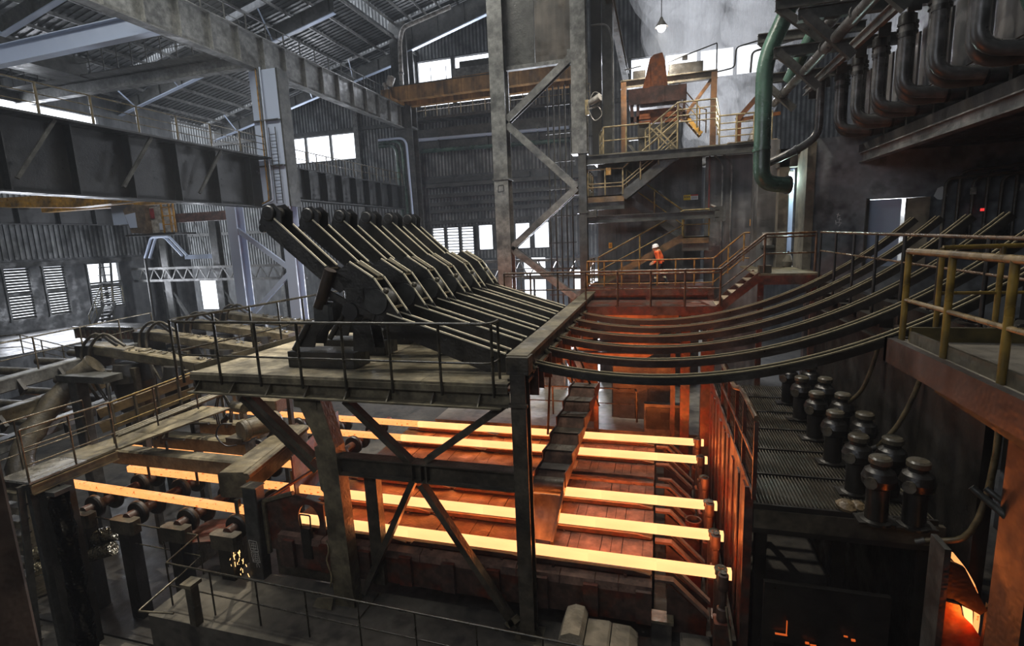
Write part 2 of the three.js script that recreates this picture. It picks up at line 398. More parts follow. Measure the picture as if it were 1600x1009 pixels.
// roof over both bays: sheets between open roof lights, on rafters and purlins
function roofPlane(name, [x0, y0], [x1, y1], z0, z1, gaps) {
  const t = struct(put(new THREE.Group(), name, scene));
  let z = z0; const cuts = [...gaps, [z1, z1]];
  for (const [a, b] of cuts) { if (a - z > 0.1) mb().prism([[x0, y0, z], [x1, y1, z], [x1, y1 + 0.15, z], [x0, y0 + 0.15, z]], [0, 0, a - z]).build('roof_sheet', roofSheet, t); z = b; }
  const ribs = mb();
  for (let q = z0; q < z1; q += 0.45) if (!gaps.some(([a, b]) => q > a - 0.1 && q < b)) ribs.bar([x0, y0 - 0.03, q], [x1, y1 - 0.03, q], 0.16, 0.06);
  stuff(ribs.build('sheet_rib', roofSheet, t));
  for (let k = 0; k <= 12; k++) { const f = k / 12; mb().bar([x0 + (x1 - x0) * f, y0 + (y1 - y0) * f - 0.18, z0], [x0 + (x1 - x0) * f, y0 + (y1 - y0) * f - 0.18, z1], 0.08, 0.22).build('purlin', steel, t); }
  return t;
}
roofPlane('ceiling', [-46, 22.8], [-23, 28.2], -50.6, 4.6, [[-46, -45.2], [-34, -33.2], [-17, -16.2], [-2, 0]]);
roofPlane('ceiling', [-23, 29.5], [-6, 33.5], -50.6, 4.6, [[-46, -45.2], [-20, -18.4], [-10, -8.4], [-2, 0]]);
roofPlane('ceiling', [22, 27], [-6, 33.5], -50.6, 4.6, [[-20, -18.4], [-10, -8.4], [-2, 0]]);

// ---------------------------------------------------------------- strands on the run-out table
const ZS = (i) => -9.95 - 1.33 * i;
const strands = [[0, -16.6, 'nearest of the glowing billets, lying along the front edge of the table'], [1, -16.0, 'second glowing billet from the front edge of the table'], [2, -18.3, 'third glowing billet from the front, just before the empty lane'],
  [4, -18.6, 'glowing billet just behind the empty lane of the table'], [5, -18.6, 'glowing billet farthest back, along the rear edge of the table']];
strands.forEach(([i, x0, label], k) => {
  const t = thing('hot_billet', label, 'billet', 'glowing billets on the run-out table');
  const z = ZS(i), y = 3.16, s = 0.16;
  // the hot front length and the cooler cut length behind it
  mb().ext([-8.6, y + s / 2 + 0.02, z], [1.42, y + s / 2 + 0.02, z], rect(s, s + 0.04, 0.02)).build('front_length', hotSteel, t);
  mb().ext([x0, y + s / 2 + 0.02 + (i ? 0.05 : 0.16), z], [-8.6, y + s / 2 + 0.02, z], rect(s, s + 0.04, 0.02)).build('rear_length', coolSteel, t);
  rebase(t);
});
// heat and light of the strands
const GLOW = 12;
for (const [i, x0] of strands) {
  const z = ZS(i);
  for (const s of i ? [-1, 1] : [-1]) areaLight('billet_glow', [-3.6, 3.3, z + s * 0.11], [10, 0.14], [0, 0.15, s], [1, 0.19, 0.03], s < 0 ? GLOW * 3 : GLOW * 1.2);
  areaLight('billet_glow', [-3.6, 3.39, z], [10, 0.14], [0, 1, 0], [1, 0.19, 0.03], GLOW);
}

// ---------------------------------------------------------------- run-out table with plates
{
  const t = thing('run_out_table', 'long scorched steel run-out table of plates under the glowing billets', 'table');
  const zn = ZS(0) + 0.42, zf = ZS(5) - 0.5;
  mb().box(-9, 2.2, zf, -0.1, 3.0, zn).build('table_bed', scorched, t);
  for (let k = 0; k < 9; k++) mb().box(-8.8 + k * 1.05, 2.25, zn, -8.5 + k * 1.05, 2.95, zn + 0.1).build('side_bracket', scorched, t);
  const edges = [-9, -8.2, -7.75, -6.9, -6.45, -5.6, -5.15, -4.3, -3.85, -3.3, -2.9, -2.35, -1.95, -1.72, -1.22, -0.99, -0.75, -0.3, -0.08];
  for (let i = 0; i < 6; i++) {
    const a = i < 5 ? ZS(i + 1) + 0.22 : ZS(5) - 0.5, b = ZS(i) - 0.11;
    for (let k = 0; k < edges.length - 1; k++) { const dy = rr(-0.006, 0.008), g = k % 2 ? 0.004 : 0.011; mb().box(edges[k] + g, 2.98, a, edges[k + 1] - 0.005, 3.08 + dy, b).build('table_plate', edges[k] < -2.5 ? shadedPlate : refractory, t); }
  }
  for (let k = 0; k < edges.length - 1; k += 2) mb().prism([[3.06, ZS(0) + 0.22], [3.02, zn], [2.85, zn + 0.02], [2.85, ZS(0) + 0.22]].map(([y, z]) => V(edges[k] + 0.01, y, z)), [edges[Math.min(k + 2, edges.length - 1)] - edges[k] - 0.02, 0, 0]).build('edge_plate', refractory, t);
  for (let i = 0; i < 6; i++) {      // guide bar on the near side of every lane, in three lengths on little feet
    for (const [a, b] of [[-8.6, -5.6], [-5.5, -2.7], [-2.62, -0.12]]) {
      const z = ZS(i) + 0.16, y = 3.15;
      const g = mb().prism([[a, y - 0.05, z], [a + 0.12, y + 0.05, z], [b - 0.35, y + 0.05, z], [b, y - 0.01, z], [b, y - 0.05, z]], [0, 0, 0.06]).build('guide_bar', scorched, t);
      for (const q of [0.2, 0.8]) mb().box(a + (b - a) * q - 0.03, 3.02, z - 0.02, a + (b - a) * q + 0.03, y - 0.04, z + 0.1).build('foot', scorched, g);
    }
    mb().box(-9, 3.06, ZS(i) - 0.12, -0.1, 3.1, ZS(i) + 0.12).build('lane_plate', scorched, t);
  }
  // empty lane: two raised skid rails
  for (const dz of [-0.22, 0.16]) mb().box(-4.2, 3.08, ZS(3) + dz, -0.1, 3.17, ZS(3) + dz + 0.1).build('skid_rail', refractory, t);
  rebase(t);
}
struct(mb().box(-0.05, 0, -17.6, 1.52, 1.98, -9.72).build('floor_slab', concreteDark));
// bent guide chutes at the discharge end, two to a lane
const laneWords = ['nearest lane', 'second lane', 'third lane', 'empty lane', 'fifth lane', 'farthest lane'];
for (let i = 0; i < 6; i++) {
  const t = thing('guide_chute', 'pair of bent scorched guide plates at the table end, ' + laneWords[i], 'guide plates', 'bent guide plates at the table end');
  const z = ZS(i);
  for (const [dz, w, dx] of [[0.3, 0.16, 0], [-0.12, 0.12, 0.06]]) {
    const p = [[-0.04 + dx, 3.13], [0.32 + dx, 3.13], [1.0 + dx, 2.48], [1.0 + dx, 2.4], [0.3 + dx, 3.07], [-0.04 + dx, 3.07]].map(([x, y]) => V(x, y, z + dz));
    mb().prism(p, [0, 0, -w]).build('guide_plate', refractory, t);
    mb().prism([[0.2 + dx, 3.06, z + dz - 0.04], [0.95 + dx, 2.42, z + dz - 0.04], [0.95 + dx, 1.98, z + dz - 0.04], [0.2 + dx, 1.98, z + dz - 0.04]], [0, 0, -0.03]).build('support_web', scorched, t);
  }
  rebase(t);
  // two stop rollers: a slim one before the billet, a stouter capped one behind
  const s = thing('stop_roller', 'slim upright stop roller at the billet end, ' + laneWords[i], 'roller', 'slim stop rollers');
  mb().lathe([[0, 0], [0.1, 0], [0.1, 0.25], [0.065, 0.27], [0.065, 0.62], [0.1, 0.66], [0.1, 0.95], [0.07, 0.97], [0, 0.97]], [1.2, 2.65, z + 0.55], [0, 1, 0], 18).build('roller_body', scorched, s);
  mb().lathe([[0.035, 0], [0.06, 0.02], [0.06, 0.03], [0, 0.03]], [1.2, 3.62, z + 0.55], [0, 1, 0], 12).build('roller_cap', dustyDark, s);
  mb().box(1.05, 1.98, z + 0.4, 1.35, 2.65, z + 0.7, 0.02).build('roller_pedestal', scorched, s);
  rebase(s);
  const b = thing('stop_roller', 'stout upright stop roller with grey cap behind the billet, ' + laneWords[i], 'roller', 'stout stop rollers');
  mb().lathe([[0, 0], [0.13, 0], [0.13, 0.8], [0.11, 0.84], [0.11, 0.9], [0.13, 0.92], [0.13, 1.0]], [1.22, 2.35, z + 0.02], [0, 1, 0], 18).build('roller_body', scorched, b);
  mb().lathe([[0.13, 0], [0.12, 0.03], [0.05, 0.03], [0.05, 0.05], [0, 0.05]], [1.22, 3.35, z + 0.02], [0, 1, 0], 18).build('roller_cap', dusty, b);
  mb().box(1.06, 1.98, z - 0.14, 1.38, 2.35, z + 0.18, 0.02).build('roller_pedestal', scorched, b);
  rebase(b);
}
{ // wide open pipe between the lanes
  const t = thing('open_pipe', 'wide open-topped upright pipe between the guide plates', 'pipe');
  mb().lathe([[0.16, 0.1], [0.16, 0.9], [0.2, 0.9], [0.2, 0]], [0.87, 2.0, -12.5], [0, 1, 0], 20).build('pipe_wall', scorched, t);
  rebase(t);
}

// ---------------------------------------------------------------- portal: columns, tie beam, dummy bar deck
{
  const t = thing('portal_column', 'dark front steel column carrying the tie beam and the deck corner', 'column');
  mb().ib([-2.56, 1.75, -9.22], [-2.56, 7.42, -9.22], 0.3, 0.34, [0, 0, 1], 0.03, 0.03).build('shaft', dustyDark, t);
  mb().box(-2.78, 7.42, -9.42, -2.34, 7.76, -9.06, 0.01).build('head_plate', dustyDark, t);
  mb().box(-2.85, 1.7, -9.5, -2.27, 1.75, -8.95).build('base_plate', dusty, t);
  for (const s of [-1, 1]) mb().prism([[-2.56 + s * 0.15, 1.75, -9.22], [-2.56 + s * 0.28, 1.75, -9.22], [-2.56 + s * 0.15, 2.1, -9.22]], [0, 0, 0.02]).build('gusset', dustyDark, t);
  mb().box(-2.75, 6.8, -9.06, -2.37, 6.86, -8.98).build('splice_plate', dustyDark, t);
  rebase(t);
}
{
  const t = thing('portal_column', 'orange lit rear steel column under the far end of the tie beam', 'column');
  mb().ib([-2.62, 1.2, -19.9], [-2.62, 7.5, -19.9], 0.42, 0.42, [0, 0, 1], 0.03, 0.03).build('shaft', scorched, t);
  mb().box(-2.9, 1.15, -20.2, -2.3, 1.2, -19.6).build('base_plate', scorched, t);
  rebase(t);
}
{
  const t = thing('tie_beam', 'long dusty steel beam over the strands where the guide rails meet', 'beam');
  mb().box(-2.8, 7.7, -20.2, -2.38, 7.78, -9.18, 0.008).build('top_flange', dusty, t);
  mb().box(-2.66, 7.3, -20.2, -2.52, 7.7, -9.2).build('web', dustyDark, t);
  mb().box(-2.48, 7.42, -20.1, -2.42, 7.66, -9.45).build('side_channel', sooty, t);
  mb().box(-2.5, 7.36, -20.1, -2.34, 7.42, -9.45).build('rubbing_strip', rodSteel, t);
  mb().box(-2.8, 7.24, -20.2, -2.38, 7.3, -9.2).build('bottom_flange', dustyDark, t);
  for (let i = 0; i < 6; i++) {
    mb().box(-2.52, 6.85, ZS(i) - 0.28, -2.3, 7.42, ZS(i) - 0.22).build('hanger_plate', scorched, t);
    mb().box(-2.52, 6.85, ZS(i) + 0.22, -2.3, 7.42, ZS(i) + 0.28).build('hanger_plate', scorched, t);
    mb().cyl([-2.42, 7.5, ZS(i) + 0.4], [-2.34, 7.42, ZS(i) + 0.4], 0.06, 10).build('bolt_lug', rodSteel, t);
  }
  rebase(t);
}
const litDeck = M('dust covered plate, strong light in colour', '#d3cbb6'), halfLitDeck = M('dust covered plate, weaker light in colour', '#b3aa95');  // dusty left plates paler: the light falloff across the deck, put into colour
{
  const t = thing('storage_deck', 'dusty plated deck carrying the tilting arms, edged with a handrail', 'platform');
  const x0 = -10.35, x1 = -2.74, zn = -8.98, zf = -18.6, y = 7.25;
  const xs = [x0, -8.35, -6.35, -4.55, x1], zs = [zn, -9.62, -11, -13.5, -16, zf];
  for (let a = 0; a < 4; a++) for (let b = 0; b < 5; b++) mb().box(xs[a] + 0.004, y - 0.05, zs[b + 1] + 0.004, xs[a + 1] - 0.004, y + rr(-0.004, 0.004), zs[b] - 0.004).build('deck_plate', [litDeck, halfLitDeck, dusty, dusty][a], t);
  mb().box(x0, y - 0.17, zn - 0.02, x1, y - 0.05, zn + 0.02).build('edge_fascia', dusty, t);
  mb().box(x0 - 0.02, y - 0.17, zf, x0 + 0.02, y - 0.05, zn).build('edge_fascia', dusty, t);
  mb().ib([x0, y - 0.31, zn - 0.12], [x1, y - 0.31, zn - 0.12], 0.3, 0.3, [0, 1, 0], 0.025, 0.02).build('front_girder', dusty, t);
  mb().box(x0, y - 0.46, zn - 0.1, x1 - 0.1, y - 0.43, zn + 0.16).build('ledge', dusty, t);
  for (let k = 0; k < 8; k++) mb().prism([[x0 + 0.15 + k * 0.98, y - 0.43, zn - 0.1], [x0 + 0.15 + k * 0.98, y - 0.43, zn + 0.12], [x0 + 0.15 + k * 0.98, y - 0.2, zn - 0.1]], [0.03, 0, 0]).build('gusset', dusty, t);
  for (let k = 0; k < 6; k++) mb().ib([x0 + 0.1, y - 0.31, -10.6 - 1.6 * k], [x1, y - 0.31, -10.6 - 1.6 * k], 0.2, 0.3).build('cross_beam', dustyDark, t);
  mb().ib([x0 + 0.1, y - 0.31, zn], [x0 + 0.1, y - 0.31, zf], 0.2, 0.3).build('side_girder', dustyDark, t);
  mb().box(x0 + 0.02, y, zf, x0 + 0.05, y + 0.14, zn - 0.1).build('toe_board', dustyDark, t);
  rebase(t);
}
railing('deck_handrail', 'dark tube handrail along the front and left edges of the storage deck', [[-3.0, 7.3, -9.35], [-3.0, 7.3, -8.93], [-10.5, 7.3, -8.93], [-11.0, 7.3, -9.2], [-10.75, 7.3, -11.4], [-10.6, 7.3, -15.6]], { h: 1.12, mids: [0.36], r: 0.032, pr: 0.03, step: 1.06, drop: 0.3, mat: railDark, rnds: 0.25 });
// columns and bracing under the deck front
{
  const t = thing('cranked_column', 'grey dusty cranked box column bending in under the deck', 'column');
  mb().prism([[-7.12, 5.65], [-6.7, 5.65], [-6.98, 6.8], [-7.6, 6.8]].map(([x, y]) => V(x, y, -9.36)), [0, 0, 0.34]).build('cranked_head', dusty, t);
  mb().prism([[-7.62, 6.55], [-7.05, 6.5], [-7.05, 6.72], [-7.62, 6.78]].map(([x, y]) => V(x, y, -9.4)), [0, 0, 0.4]).build('collar', dusty, t);
  mb().prism([[-7.12, 5.66], [-6.7, 5.66], [-6.62, 1.8], [-7.14, 1.8]].map(([x, y]) => V(x, y, -9.36)), [0, 0, 0.34]).build('shaft', dusty, t);
  mb().prism([[-7.3, 5.6], [-7.1, 5.65], [-7.1, 4.45], [-7.25, 4.6]].map(([x, y]) => V(x, y, -9.3)), [0, 0, 0.2]).build('torn_lagging', dusty, t);
  mb().box(-7.5, 1.7, -9.6, -6.35, 1.8, -8.75, 0.01).build('base_plate', concrete, t);
  mb().tube(spline([[-7.2, 3.4, -9.05], [-7.12, 3.2, -8.98], [-7.2, 2.95, -8.98], [-7.12, 2.6, -8.98], [-7.16, 2.3, -8.96]], 14), 0.02, 6).build('frayed_rope', railCream, t);
  mb().prism([[-7.5, 2.02, -8.9], [-7.05, 2.1, -8.9], [-7.1, 1.82, -8.85], [-7.6, 1.82, -8.85]], [0, 0, 0.03]).build('loose_plate', dusty, t);
  rebase(t);
}
{
  const t = thing('brace_frame', 'dark steel beam with crossed braces between the two front columns', 'bracing');
  mb().ib([-6.7, 5.23, -9.2], [-2.72, 5.23, -9.2], 0.3, 0.42, [0, 1, 0], 0.03, 0.025).build('rail_beam', dustyDark, t);
  for (const x of [-4.95, -4.75, -4.62]) mb().box(x, 5.05, -9.2, x + 0.03, 5.42, -9.05).build('stiffener', dustyDark, t);
  const br = (p, q, n = 'brace') => mb().ext(p, q, csec(0.13, 0.2, 0.025), [0, 0, 1]).build(n, dustyDark, t);
  br([-4.9, 5.0, -9.2], [-6.38, 2.1, -9.2]); br([-4.72, 5.0, -9.15], [-2.78, 2.0, -9.15]);
  br([-6.4, 6.75, -9.2], [-4.95, 5.44, -9.2]); br([-2.8, 6.75, -9.2], [-4.6, 5.44, -9.2]);
  br([-9.05, 6.8, -9.25], [-7.4, 5.3, -9.25]); br([-9.3, 6.62, -9.4], [-7.45, 4.95, -9.4]);
  mb().prism([[-2.78, 2.3, -9.1], [-2.7, 2.2, -9.1], [-2.95, 1.95, -9.1], [-3.05, 2.05, -9.1]], [0, 0, 0.05]).build('foot_clip', dusty, t);
  mb().box(-6.32, 2.2, -9.62, -6.02, 5.02, -9.4).build('rear_post', dustyDark, t);
  rebase(t);
}

// ---------------------------------------------------------------- tilting arms of the dummy bars
function makeArm() {
  const t = thing('tilting_arm', 'nearest dark tilting arm, with the rust streaked cylinder at its hinge', 'machine arm', 'row of tilting arms on the deck');
  const z0 = ZS(0), S = 0.21;
  const plate = (name, pts, mat, parent = t) => { for (const s of [-1, 1]) mb().prism(pts.map(([x, y]) => V(x, y, z0 + s * S - 0.015)), [0, 0, 0.03]).build(name, mat, parent); };
  plate('lower_guide_plate', [[-2.95, 7.66], [-5.62, 8.5], [-5.78, 8.2], [-5.2, 7.95], [-3.4, 7.28], [-2.95, 7.28]], armSteel);
  plate('hinge_plate', [[-5.24, 8.4], [-5.3, 8.5], [-5.84, 9.24], [-6.4, 9.6], [-6.75, 9.42], [-6.55, 8.9], [-6.2, 8.5], [-5.7, 8.2]], armSteel);
  plate('upper_guide_plate', [[-6.35, 9.2], [-6.98, 9.52], [-8.2, 10.6], [-8.5, 10.42], [-8.42, 10.3], [-7.1, 9.2], [-6.7, 8.95]], armSteel);
  const edge = (a, b) => { for (const s of [-1, 1]) mb().bar([...a, z0 + s * S], [...b, z0 + s * S], 0.036, 0.03).build('edge_strip', edgeSteel, t); };
  edge([-2.98, 7.67], [-5.6, 8.5]); edge([-5.32, 8.5], [-5.84, 9.26]); edge([-5.86, 9.27], [-6.4, 9.62]); edge([-7.0, 9.54], [-8.2, 10.62]);
  mb().prism([[-5.9, 9.26, z0 - S], [-6.4, 9.58, z0 - S], [-6.4, 9.6, z0 - S], [-5.9, 9.29, z0 - S]], [0, 0, 0.16]).build('cover_strip', dusty, t);
  mb().prism([[-5.9, 9.26, z0 + S], [-6.4, 9.58, z0 + S], [-6.4, 9.6, z0 + S], [-5.9, 9.29, z0 + S]], [0, 0, -0.1]).build('cover_strip', dusty, t);
  const bars = [[-5.45, 8.62], [-5.88, 9.22], [-6.45, 9.56], [-7.0, 9.48], [-3.1, 7.62]];
  for (const [x, y] of bars) mb().bar([x, y, z0 - S], [x, y, z0 + S], 0.07, 0.04).build('cross_bar', rodSteel, t);
  mb().prism([[-2.95, 7.3, z0 - 0.12], [-5.7, 8.18, z0 - 0.12], [-5.7, 8.15, z0 - 0.12], [-2.95, 7.27, z0 - 0.12]], [0, 0, 0.24]).build('trough_floor', sooty, t);
  mb().prism([[-6.5, 9.0, z0 - 0.12], [-8.3, 10.4, z0 - 0.12], [-8.33, 10.36, z0 - 0.12], [-6.5, 8.96, z0 - 0.12]], [0, 0, 0.24]).build('trough_floor', sooty, t);
  mb().cyl([-5.82, 8.75, z0 - S - 0.06], [-5.82, 8.75, z0 + S + 0.06], 0.27, 24).build('hinge_disc', steelDark, t);
  mb().lathe([[0, 0], [0.07, 0], [0.05, 0.04], [0, 0.06]], [-5.58, 8.98, z0 + S], [0, 0, 1], 10).build('grease_cap', dusty, t);
  // drive head at the upper end
  const head = mb().prism([[-8.62, 10.55], [-8.45, 10.92], [-8.2, 10.95], [-8.02, 10.78], [-8.05, 10.5], [-8.3, 10.3], [-8.52, 10.36]].map(([x, y]) => V(x, y, z0 - 0.2)), [0, 0, 0.03]).build('head_plate', sooty, t);
  mb().prism([[-8.62, 10.55], [-8.45, 10.92], [-8.2, 10.95], [-8.02, 10.78], [-8.05, 10.5], [-8.3, 10.3], [-8.52, 10.36]].map(([x, y]) => V(x, y, z0 + 0.17)), [0, 0, 0.03]).build('head_plate', sooty, t);
  mb().lathe([[0, 0], [0.15, 0], [0.17, 0.03], [0.17, 0.1], [0.14, 0.12], [0.14, 0.42], [0.1, 0.46], [0, 0.46]], [-8.32, 10.74, z0 + 0.27], [0, 0, -1], 18).build('drive_drum', armSteel, t);
  mb().cyl([-8.55, 10.42, z0 - 0.2], [-8.55, 10.42, z0 + 0.22], 0.09, 14).build('idler', sooty, t);
  // hinge stand and hydraulic cylinder on the deck
  plate('stand_leg', [[-7.35, 8.8], [-6.9, 8.75], [-7.05, 8.35], [-7.4, 8.0], [-7.5, 7.72], [-7.95, 7.72], [-7.75, 7.95], [-7.4, 8.35]], armSteel);
  plate('pedestal', [[-6.45, 8.3], [-6.05, 8.35], [-5.95, 7.65], [-6.5, 7.65]], armSteel);
  mb().cyl([-6.45, 8.55, z0 - 0.3], [-6.45, 8.55, z0 + 0.3], 0.19, 18).build('pivot_drum', sooty, t);
  mb().box(-6.55, 8.75, z0 - 0.2, -6.1, 9.05, z0 + 0.26, 0.02).build('gear_box', armSteel, t);
  mb().bar([-7.0, 8.95, z0 + 0.22], [-5.9, 8.4, z0 + 0.22], 0.06, 0.14).build('link_bar', armSteel, t);
  mb().box(-8.2, 7.26, z0 - 0.35, -6.45, 7.62, z0 + 0.3, 0.02).build('stand_base', armSteel, t);
  mb().cyl([-7.55, 8.3, z0 + 0.24], [-8.02, 7.66, z0 + 0.24], 0.07, 12).build('feed_pipe', armSteel, t);
  return rebase(t);
}
const arm = makeArm();
{ // cylinder seen only on the nearest arm
  const z = ZS(0) + 0.3, d = V(-0.4, -0.86, 0).normalize();
  const c = mb().lathe([[0, 0], [0.13, 0], [0.13, 0.9], [0.1, 0.92], [0, 0.92]], [-6.83, 9.46, z], [d.x, d.y, 0], 18).build('hydraulic_cylinder', M('rust streaked dark cylinder', '#5a4a33', { map: T_rust }), arm, 'rust streaked hydraulic cylinder');
  const p = arm.position; c.position.sub(p);
  const k = mb().box(-7.35, 8.35, z - 0.12, -6.95, 8.7, z + 0.05, 0.02).build('cylinder_clevis', steelDark, arm); k.position.sub(p);
}
['second dark tilting arm from the front of the deck', 'third dark tilting arm from the front of the deck', 'fourth dark tilting arm from the front of the deck', 'fifth dark tilting arm from the front, last but one', 'rearmost dark tilting arm, next to the far column'].forEach((label, k) => dup(arm, [0, 0, -1.33 * (k + 1)], label));

// ---------------------------------------------------------------- curved guide rails up to the casting machine
function makeRail() {
  const t = thing('guide_rail', 'nearest curved guide rail, the lowest of the six', 'guide rail', 'six curved guide rails hanging over the strands');
  const R = 9.8, cx = -0.3, cy = 17.05, z0 = ZS(0), N = 30, a0 = Math.asin((-2.4 - cx) / R), a1 = Math.asin((6.6 - cx) / R);
  const P = (a, r, z) => V(cx + Math.sin(a) * r, cy - Math.cos(a) * r, z);
  const arc = (r0, r1, za, zb) => {
    const b = mb();
    for (let i = 0; i < N; i++) { const a = a0 + ((a1 - a0) * i) / N, c = a0 + ((a1 - a0) * (i + 1)) / N;
      const q = (aa) => [P(aa, r0, za), P(aa, r0, zb), P(aa, r1, zb), P(aa, r1, za)], A = q(a), B = q(c);
      b.face([A[1], A[0], B[0], B[1]]).face([A[2], A[1], B[1], B[2]]).face([A[3], A[2], B[2], B[3]]).face([A[0], A[3], B[3], B[0]]);
      if (!i) b.face([A[0], A[1], A[2], A[3]]); if (i === N - 1) b.face([B[3], B[2], B[1], B[0]]); }
    return b;
  };
  for (const s of [-1, 1]) { arc(R, R + 0.16, z0 + s * 0.09 - 0.012, z0 + s * 0.09 + 0.012).build('side_plate', armSteel, t); arc(R - 0.012, R + 0.012, z0 + s * 0.09 - 0.018, z0 + s * 0.09 + 0.018).build('edge_strip', litRailEdge, t); }
  arc(R + 0.13, R + 0.15, z0 - 0.08, z0 + 0.08).build('trough_floor', sooty, t);
  for (let i = 1; i < 10; i++) { const a = a0 + ((a1 - a0) * i) / 10; mb().cyl(P(a, R + 0.08, z0 - 0.1), P(a, R + 0.08, z0 + 0.1), 0.03, 8).build('spacer_roll', sooty, t); }
  return rebase(t);
}
const rail = makeRail();
['second curved guide rail from the front', 'third curved guide rail from the front', 'fourth curved guide rail from the front, its upper end in the dark', 'fifth curved guide rail, its end rising before the doorway', 'rearmost curved guide rail, its square end standing before the doorway'].forEach((label, k) => dup(rail, [0, 0, -1.33 * (k + 1)], label));

// ---------------------------------------------------------------- foreground slab and left side
struct(mb().box(-11.3, 0, -9.7, 2.3, 1.75, -7.8, 0.03).build('floor_slab', M('dusty pale concrete', '#7d786e', { map: T_conc, rough: 0.95, bump: 0.006 })));
railing('slab_handrail', 'thin dark handrail across the bottom, along the foreground slab', [[1.9, 1.75, -7.85], [-11.0, 1.75, -8.2], [-11.25, 1.75, -9.3], [-14.9, 1.75, -9.4]], { h: 1.1, mids: [0.52], r: 0.022, pr: 0.02, step: 1.35, mat: railDark, rnds: 0.05 });
{
  const t = thing('cable_post', 'short square post with a bent tube rail at the lower left', 'post');
  mb().bar([-9.9, 1.75, -7.85], [-9.9, 2.75, -7.85], 0.2, 0.2, [0, 0, 1], 0.02).build('post_shaft', dustyDark, t);
  mb().box(-10.05, 2.72, -8.0, -9.75, 2.8, -7.7).build('post_cap', dusty, t);
  mb().tube(bend([[-9.95, 2.35, -7.4], [-10.75, 2.38, -7.25], [-10.75, 2.5, -8.2]], 0.05, 4), 0.022, 8).build('bent_rail', rodSteel, t);
  rebase(t);
}
{ // broken refractory trough on the slab
  const t = thing('refractory_trough', 'pale cracked refractory trough lying on the slab at the bottom', 'trough');
  const pale = M('pale cracked refractory', '#b5ab98', { map: T_conc, rough: 0.95, bump: 0.02 });
  mb().prism([[-1.9, 1.75], [-1.85, 2.2], [-1.75, 2.5], [-1.58, 2.58], [-1.4, 2.56], [-1.33, 2.42], [-1.36, 2.2], [-1.3, 1.75]].map(([x, y]) => V(x, y, -9.3)), [0, 0, 0.8]).build('end_block', pale, t);
  mb().prism([[-1.32, 1.75], [-1.32, 2.34], [-0.9, 2.36], [-0.86, 2.32], [-0.86, 1.75]].map(([x, y]) => V(x, y, -9.25)), [0, 0, 0.7]).build('trough_section', pale, t);
  mb().prism([[-0.84, 1.75], [-0.84, 2.33], [-0.5, 2.32], [-0.35, 2.2], [-0.3, 1.75]].map(([x, y]) => V(x, y, -9.25)), [0, 0, 0.7]).build('trough_section', pale, t);
  rebase(t);
}
{ const t = thing('refractory_block', 'square warm brown refractory block on the slab near the stop rollers', 'block');
  mb().box(0.45, 1.75, -9.55, 1.0, 2.12, -8.8, 0.03).build('block_body', concrete, t); mb().box(0.5, 2.12, -9.5, 0.95, 2.16, -8.9, 0.02).build('block_lid', concrete, t); rebase(t); }
{ const t = thing('drain_block', 'small grey block under the table end beside the guide plates', 'block');
  mb().box(-0.1, 1.75, -9.75, 0.3, 2.3, -9.5, 0.02).build('block_body', concrete, t); mb().box(-0.13, 2.3, -9.78, 0.33, 2.36, -9.45, 0.01).build('block_lid', dusty, t); rebase(t); }
{ const t = thing('leaning_rod', 'long bright rod leaning beside the nearest stop roller', 'rod'); mb().cyl([1.42, 1.75, -8.7], [1.25, 3.05, -9.25], 0.025, 8).build('rod_shaft', rodSteel, t); mb().cyl([1.44, 1.75, -8.65], [1.42, 1.9, -8.72], 0.035, 8).build('rod_grip', sooty, t); rebase(t); }
// huge column edge close to the camera
{ const t = thing('hall_column', 'big smooth dark column at the left edge, close to the camera', 'column');
  mb().box(-9.0, 0, -4.0, -7.75, 13, -3.0, 0.05).build('shaft', concreteDark, t); mb().box(-9.05, 0, -4.05, -7.7, 0.4, -2.95, 0.04).build('plinth', concreteDark, t); rebase(t); }

// walkway beside the left ends of the strands
{
  const t = thing('left_walkway', 'narrow walkway of worn plates above the left ends of the billets', 'walkway');
  const zz = [-7.66, -8.3, -8.95, -9.75];
  for (let k = 0; k < 3; k++) mb().box(-15.15, 4.75, zz[k + 1] + 0.005, -14.1, 4.8 + rr(-0.004, 0.004), zz[k] - 0.005).build('deck_plate', k < 2 ? M('bright worn deck plate', '#b4b3ae', { rough: 0.4, metal: 0.2 }) : dusty, t);
  for (let k = 0; k < 3; k++) mb().prism([[-15.15 + k * 0.6, 4.72 + k * 0.18, -9.76 - k * 0.7], [-14.1 + k * 0.6, 4.72 + k * 0.18, -9.76 - k * 0.7], [-13.5 + k * 0.6, 4.9 + k * 0.18, -10.44 - k * 0.7], [-14.55 + k * 0.6, 4.9 + k * 0.18, -10.44 - k * 0.7]], [0, 0.05, 0]).build('deck_plate', dusty, t);
  mb().ib([-14.12, 4.6, -7.68], [-14.12, 4.6, -9.7], 0.12, 0.24).build('edge_beam', M('tan dusty beam', '#94805e'), t);
  mb().ib([-15.1, 4.6, -7.68], [-15.1, 4.6, -9.7], 0.12, 0.24).build('edge_beam', dustyDark, t);
  mb().bar([-14.25, 0, -7.75], [-14.25, 4.7, -7.75], 0.14, 0.14, [0, 0, 1]).build('corner_leg', steelDark, t);
  mb().box(-14.9, 0, -8.5, -14.0, 4.5, -8.2).build('rear_pier', sooty, t);
  rebase(t);
}
railing('walkway_handrail', 'four-bar handrail on the near edge of the left walkway', [[-14.12, 4.8, -7.68], [-14.12, 4.8, -9.72]], { h: 1.28, mids: [0.42, 0.84], step: 1.0, r: 0.026, pr: 0.024, mat: rodSteel });
